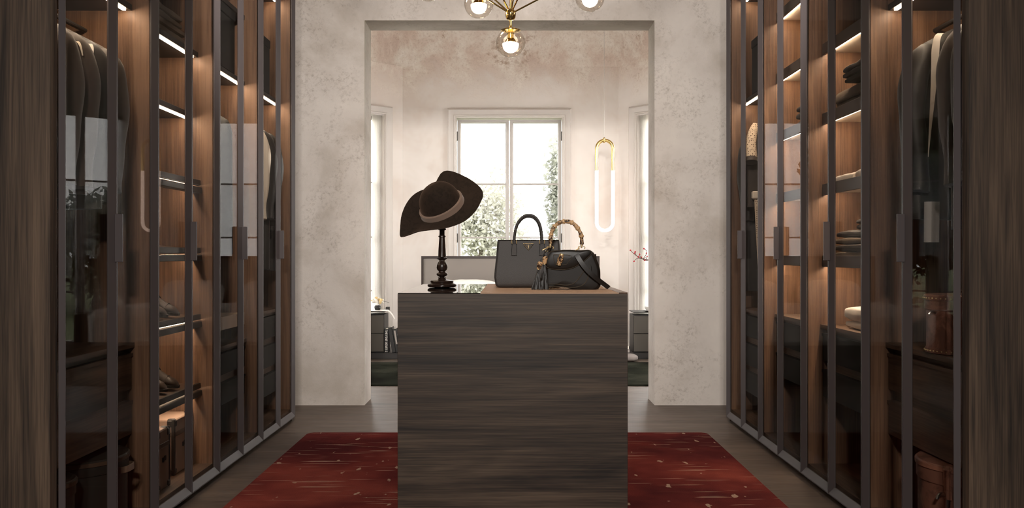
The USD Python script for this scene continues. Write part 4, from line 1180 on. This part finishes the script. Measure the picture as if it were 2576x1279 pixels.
for i, (p, q, k, a) in enumerate(UNSEEN_LAMPS):  # housings of the unseen lamps that light the dressing room
    p, q = np.array(p), np.array(q)
    d = (q - p) / np.linalg.norm(q - p)
    t = thing('unseen_ceiling_lamp', f'unseen black ceiling lamp {"nearer to" if i < 2 else "farther from"} the island, on the {"left" if i % 2 == 0 else "right"}, out of view and placed to light the dressing room', 'spotlight', loc=(p[0], p[1], CEIL))
    m = lathe([(0, -.10), (.09, -.09), (.11, .012), (.118, .01), (.12, -.10), (.09, -.14), (0, -.14)], (0, 0, 0), 28, axis=d)
    if i > 1:
        m.apply_scale(1.6)
    m.apply_translation(p)
    part(t, 'housing', m, 'black_metal')
    part(t, 'arm', tube([p - d * .15, (p[0] - d[0] * .15, p[1] - d[1] * .15, CEIL)], .012, 10), 'black_metal')
# ---------------------------------------------------------------- bedroom
# U pendant
PY = 12.14
pc = P(1521.5, 640, PY)[0]
rp = 20.5 * PY / F
zt_, zb_ = P(0, 374, PY)[2], P(0, 560, PY)[2]
zs = P(0, 430, PY)[2]
t = thing('pendant_lamp', 'slim oval pendant lamp with a brass arch and a glowing tube', 'lamp', loc=(pc, PY, zb_ - rp))
th = np.linspace(0, np.pi, 25)
up = [(pc - rp, PY, zs)] + [(pc - rp * math.cos(a), PY, zt_ + rp * math.sin(a)) for a in th] + [(pc + rp, PY, zs)]
part(t, 'brass_arch', tube(up, .0205, 14), 'brass')
dn = [(pc - rp, PY, zs)] + [(pc - rp * math.cos(a), PY, zb_ - rp * math.sin(a)) for a in th] + [(pc + rp, PY, zs)]
part(t, 'glowing_tube', tube(dn, .0205, 14), 'pendant_light')
part(t, 'cord', tube([(pc - .008, PY, zt_ + rp), (pc - .008, PY, 4.55)], .003, 6), 'white_paint')
part(t, 'cord_grip', lathe([(.012, -.03), (.02, -.01), (.02, .02), (.008, .035)], (pc - .008, PY, zt_ + rp), 14), 'brass')

# bed on its wide platform
BYF = 11.80
t = thing('bed', 'upholstered bed with a grey framed headboard, behind the island', 'bed', loc=(0, 11.2, 0))
solo('bed_platform', box(-1.80, 1.80, BYF, 12.55, .0, .072, .004), 'nightstand_black', 'low wide black platform under the headboard and nightstands', 'platform', smooth=False)
part(t, 'base', box(-.98, .95, 9.9, 11.79, .0, .34, .01), 'nightstand_black')
part(t, 'mattress', box(-.95, .92, 9.88, 11.80, .34, .62, .05), 'white_linen')
hb_y = 11.86
sxl, sxr = P(1060, 0, hb_y)[0], P(1508, 0, hb_y)[0]
hz_t, hz_b = P(0, 645, hb_y)[2], .072
part(t, 'headboard_frame', rect_frame(sxl, sxr, hz_b, hz_t, [(0, 0), (0, .05), (.026, .05), (.026, 0)], lambda u, n, z: np.array([u, hb_y + .03 - n, z])), 'dark_wood', smooth=False)
part(t, 'headboard_panel', box(sxl + .018, sxr - .018, hb_y + .0, hb_y + .03, hz_b + .018, hz_t - .018, .004), 'headboard_fabric')
duv = box(-.99, .96, 9.86, 11.3, .30, .70, .08).subdivide().subdivide().subdivide()
part(t, 'duvet', wobble(duv, .02, 5.0, 3), 'white_linen')
for i, (xc, lb) in enumerate(((-.48, 'white pillow on the left half of the bed against the headboard'), (.46, 'white pillow on the right half of the bed against the headboard'))):
    m = trimesh.creation.icosphere(subdivisions=4, radius=1.0)
    v = m.vertices
    v = np.sign(v) * np.abs(v) ** .62
    v = v * (.36, .09, .17)
    m = trimesh.Trimesh(v, m.faces, process=False)
    m.apply_transform(trimesh.transformations.rotation_matrix(-.35, (1, 0, 0)))
    m = wobble(m, .012, 6.0, 9 + i)
    m.apply_translation((xc, 11.66, .62 - m.vertices[:, 2].min() - .005))
    solo('pillow', m, 'white_linen', lb, 'pillow')


def nightstand(label, x0, x1, y0, top):
    t = thing('nightstand', label, 'nightstand', loc=((x0 + x1) / 2, y0 + .22, .072))
    part(t, 'body', box(x0, x1, y0 + .018, y0 + .42, .072, top - .04, .003), 'nightstand_black', smooth=False)
    part(t, 'top', box(x0 - .004, x1 + .004, y0 - .004, y0 + .42, top - .012, top, .003), 'nightstand_black', smooth=False)
    h = (top - .055 - .085) / 2
    for k in range(2):
        part(t, 'drawer', box(x0 + .004, x1 - .004, y0, y0 + .02, .085 + k * (h + .006), .085 + k * (h + .006) + h, .003), 'drawer_taupe')
    return t
nx = P(966, 0, BYF + .05)[0]
NT = P(0, 784, BYF + .05)[2]
nightstand('two-drawer nightstand left of the bed, seen beside the doorway', nx - .50, nx, BYF + .05, NT)
nx2 = P(1594, 0, BYF + .05)[0]
nightstand('two-drawer nightstand right of the bed, seen beside the doorway', nx2, nx2 + .50, BYF + .05, NT - .006)
solo('cloth_runner', [box(nx - .48, nx + .035, BYF + .03, BYF + .25, NT + .001, NT + .010, .004),
                     loft([[(nx + .035 + .085 * q, BYF + y_, NT + .006 - .10 * q ** 1.7 + e) for y_, e in ((.06, -.003), (.06, .003), (.16, .003), (.16, -.003))] for q in np.linspace(0, 1, 10)])],
     'white_linen', 'white cloth lying on the left nightstand and curling over its edge', 'cloth')
fc = P(950, 777, BYF + .15); fc[2] = NT + .011
t = thing('flower_arrangement', 'pale flowers in a small dark pot on the left nightstand', 'flowers', loc=fc)
part(t, 'pot', lathe([(0, 0), (.03, 0), (.042, .03), (.036, .05), (.03, .055)], fc, 20), 'nightstand_black')
rng = np.random.default_rng(8)
pet = []
for k in range(16):
    a = rng.uniform(0, 6.28); e = rng.uniform(.2, 1.2)
    c_ = fc + np.array([.055 * math.cos(a) * math.cos(e), .055 * math.sin(a) * math.cos(e), .085 + .05 * math.sin(e)])
    m = sphere((0, 0, 0), 1, 2); m.vertices *= (.034, .026, .016)
    m.apply_transform(trimesh.transformations.rotation_matrix(rng.uniform(0, 3), rng.normal(size=3))); m.apply_translation(c_)
    pet.append(m)
part(t, 'petals', pet[:12], 'petal_white'); part(t, 'inner_petals', pet[12:], 'petal_yellow')
part(t, 'leaf', [tube(spline([fc + (0, 0, .04), fc + (.07, 0, .10), fc + (.14, 0, .085)], 12), .008, 6, flat=.25)], 'leaf_dark')
bx = P(973, 0, BYF + .2)
solo('black_box', box(bx[0] - .022, bx[0] + .022, BYF + .26, BYF + .34, NT + .001, NT + .04, .004), 'nightstand_black', 'small black box at the right end of the left nightstand', 'box')

# books on the platform
def book(label, w, d, h, x, y, lean=0.0, cover='book_black', title=None, mark=False):
    """Stands with its spine towards the room; x is its lower left edge."""
    t = thing('book', label, 'book', loc=(x, y, .072))
    R = trimesh.transformations.rotation_matrix(lean, (0, 1, 0), (0, 0, 0))
    def put(m):
        m = m.copy(); m.apply_transform(R); m.apply_translation((x, y, .0725 + max(0, math.sin(-lean) * 0) + (w * math.sin(lean) if lean > 0 else 0))); return m
    part(t, 'cover', put(trimesh.util.concatenate([box(0, w, 0, .006, 0, h, .002), box(0, .003, 0, d, 0, h), box(w - .003, w, 0, d, 0, h)])), cover, smooth=False)
    part(t, 'pages', put(box(.003, w - .003, .006, d - .005, .004, h - .0025)), 'book_pages', smooth=False)
    if title:
        m = meshkit.text_mesh(title, w * .58, .0008)
        m.apply_translation(-m.bounds.mean(0))
        k = (h * .93) / (m.bounds[1][0] - m.bounds[0][0])
        m.apply_scale((k, 1, 1))
        # reads from top to bottom on the spine, which faces -y
        v = m.vertices
        m = trimesh.Trimesh(np.stack([v[:, 1] + w / 2, -.0006 - v[:, 2], -v[:, 0] + h / 2], 1), m.faces, process=False)
        part(t, 'spine_title', put(fix(m)), 'book_letters', smooth=False)
    if mark:
        part(t, 'spine_mark', put(box(w * .3, w * .7, -.0012, .0005, h * .35, h * .93)), 'book_grey', smooth=False)
BK = BYF + .03
s_ = BK / F
book('black book with FINE WINES lettered down its spine, beside the left nightstand', 9.5 * s_, .21, .282, P(967, 0, BK)[0], BK, title='THE FINE WINES I')
book('plain black leaning book next to the FINE WINES book', 9.0 * s_, .20, .302, P(986.5, 0, BK)[0], BK, lean=-.16)
book('black leaning book with a pale spine strip, nearest the island', 10.0 * s_, .20, .285, P(996.5, 0, BK)[0], BK, lean=-.16, mark=True)
for k in range(3):
    xx = P(1560, 0, BK)[0]
    solo('book', [box(xx + .004 * k, xx + .115 - .008 * k, BK + .02, BK + .20, .0725 + .04 * k, .0725 + .038 + .04 * k, .003)], ['book_grey', 'book_pages', 'book_grey'][k],
         f'pale flat book, {["bottom", "middle", "top"][k]} of the low stack by the right nightstand', 'book')
# cushion on the floor right of the bed
m = trimesh.creation.icosphere(subdivisions=3, radius=1.0)
m.vertices = np.sign(m.vertices) * np.abs(m.vertices) ** .75 * (.15, .15, .045)
cxp = P(1572, 905, 11.55)
m.apply_translation((cxp[0], 11.55, .046))
solo('floor_cushion', m, 'cushion_grey', 'grey cushion on the floor in front of the right nightstand', 'cushion')
# cup and saucer, vase of berry twigs on the right nightstand
RT = NT - .006
cp = P(1631, 0, BYF + .12); cp[2] = RT
t = thing('saucer', 'black saucer under the white cup on the right nightstand', 'saucer', loc=cp)
part(t, 'dish', lathe([(0, .001), (.035, .001), (.062, .010), (.064, .013), (.04, .007), (0, .006)], cp, 28), 'nightstand_black')
t = thing('cup', 'white cup on the black saucer of the right nightstand', 'cup', loc=cp + (0, 0, .008))
part(t, 'bowl', lathe([(0, .008), (.022, .008), (.030, .022), (.044, .045), (.046, .060), (.043, .060), (.028, .026), (0, .018)], cp, 28), 'porcelain')
part(t, 'handle', tube(spline([cp + (.040, 0, .052), cp + (.062, 0, .048), cp + (.056, 0, .030), cp + (.034, 0, .030)], 14), .004, 8), 'porcelain')
vp = np.array([nx2 + .32, BYF + .27, RT])
t = thing('vase', 'vase with thin red berry twigs on the right nightstand', 'vase', loc=vp)
part(t, 'vessel', lathe([(0, 0), (.04, 0), (.06, .06), (.055, .12), (.025, .19), (.03, .22), (.026, .22), (.02, .19), (0, .05)], vp, 28), 'glass_vase')
tw, be = [], []
for ends in (((1586, 630), (1596, 640)), ((1598, 634), (1606, 648)), ((1620, 626), (1626, 640)), ((1595, 658), (1606, 650)), ((1622, 655), (1628, 648)), ((1609, 640), (1614, 650))):
    e0, e1 = P(*ends[0], vp[1]), P(*ends[1], vp[1])
    tw.append(tube(spline([vp + (0, 0, .2), P(1640, 655, vp[1]), P(1618, 652, vp[1]), e1, e0], 24), .0035, 5))
    be.append(sphere(e0, .011, 1)); be.append(sphere(e1 + (.0, 0, .012), .009, 1))
part(t, 'twigs', tw, 'twig_brown'); part(t, 'berries', be, 'berry_red', kind='stuff')

# ---------------------------------------------------------------- trees outside
def tree(label, x, y, h, rx, rz, n, leaf, mat_, seed, z0=-.35, trunk_h=None):
    rng = np.random.default_rng(seed)
    t = thing('tree', label, 'tree', loc=(x, y, z0), group=None)
    cz = z0 + h - rz
    blobs = rng.normal(size=(26, 3)); blobs /= np.linalg.norm(blobs, axis=1, keepdims=True)
    blobs *= rng.uniform(.35, .80, (26, 1))
    k = rng.integers(0, 26, n)
    q = rng.normal(size=(n, 3)); q /= np.linalg.norm(q, axis=1, keepdims=True)
    p = blobs[k] + q * rng.uniform(.1, .36, (n, 1))
    p = p * (rx, rx, rz) + (x, y, cz)
    a = rng.normal(size=(n, 3)); a /= np.linalg.norm(a, axis=1, keepdims=True)
    b_ = np.cross(a, rng.normal(size=(n, 3))); b_ /= np.linalg.norm(b_, axis=1, keepdims=True)
    s1 = leaf * rng.uniform(.6, 1.3, (n, 1))
    v = np.stack([p - a * s1, p + b_ * s1 * .5, p + a * s1, p - b_ * s1 * .5], 1).reshape(-1, 3)
    i = np.arange(n)[:, None] * 4
    f = np.vstack([i + (0, 1, 2), i + (0, 2, 3)])
    part(t, 'foliage', trimesh.Trimesh(v, f, process=False), mat_, smooth=False, kind='stuff')
    tr = [tube([(x, y, z0), (x + .05, y, z0 + h * .4), (x, y, cz + rz * .3)], [h * .03, h * .02, h * .008], 8)]
    for bl in blobs[:12]:
        e = bl * (rx, rx, rz) * .8 + (x, y, cz)
        tr.append(tube(spline([(x, y, cz - rz * .6), (np.array([x, y, cz - rz * .2]) + e) / 2, e], 8), np.linspace(h * .012, h * .003, 8), 5))
    part(t, 'trunk', tr, 'bark')
tree('airy tree paled by haze filling the left pane of the centre window', -1.05, 32, 5.0, 1.75, 2.2, 9000, .085, 'leaves_hazed', 1)
tree('darker tree at the right edge of the centre window', 1.62, 27, 5.0, 1.0, 2.1, 6000, .075, 'leaves_mid', 2)
tree('low bush paled by haze on the horizon between the two trees', .6, 44, 2.6, 2.6, 1.2, 5000, .10, 'leaves_hazed', 3)
tree('tall dark tree seen through the left bay window', -7.0, 24, 8.8, 3.3, 4.2, 17000, .16, 'leaves_dark', 4)
tree('dark tree farther left beyond the left bay window', -14.3, 28, 8.4, 3.4, 4.0, 13000, .17, 'leaves_dark', 5)
tree('mid green tree beyond the right bay window', 7.8, 27, 3.6, 2.6, 1.8, 6000, .12, 'leaves_mid', 6)
tree('dark low tree farther right beyond the right bay window', 12.5, 30, 3.8, 3.0, 1.9, 6000, .13, 'leaves_dark', 7)
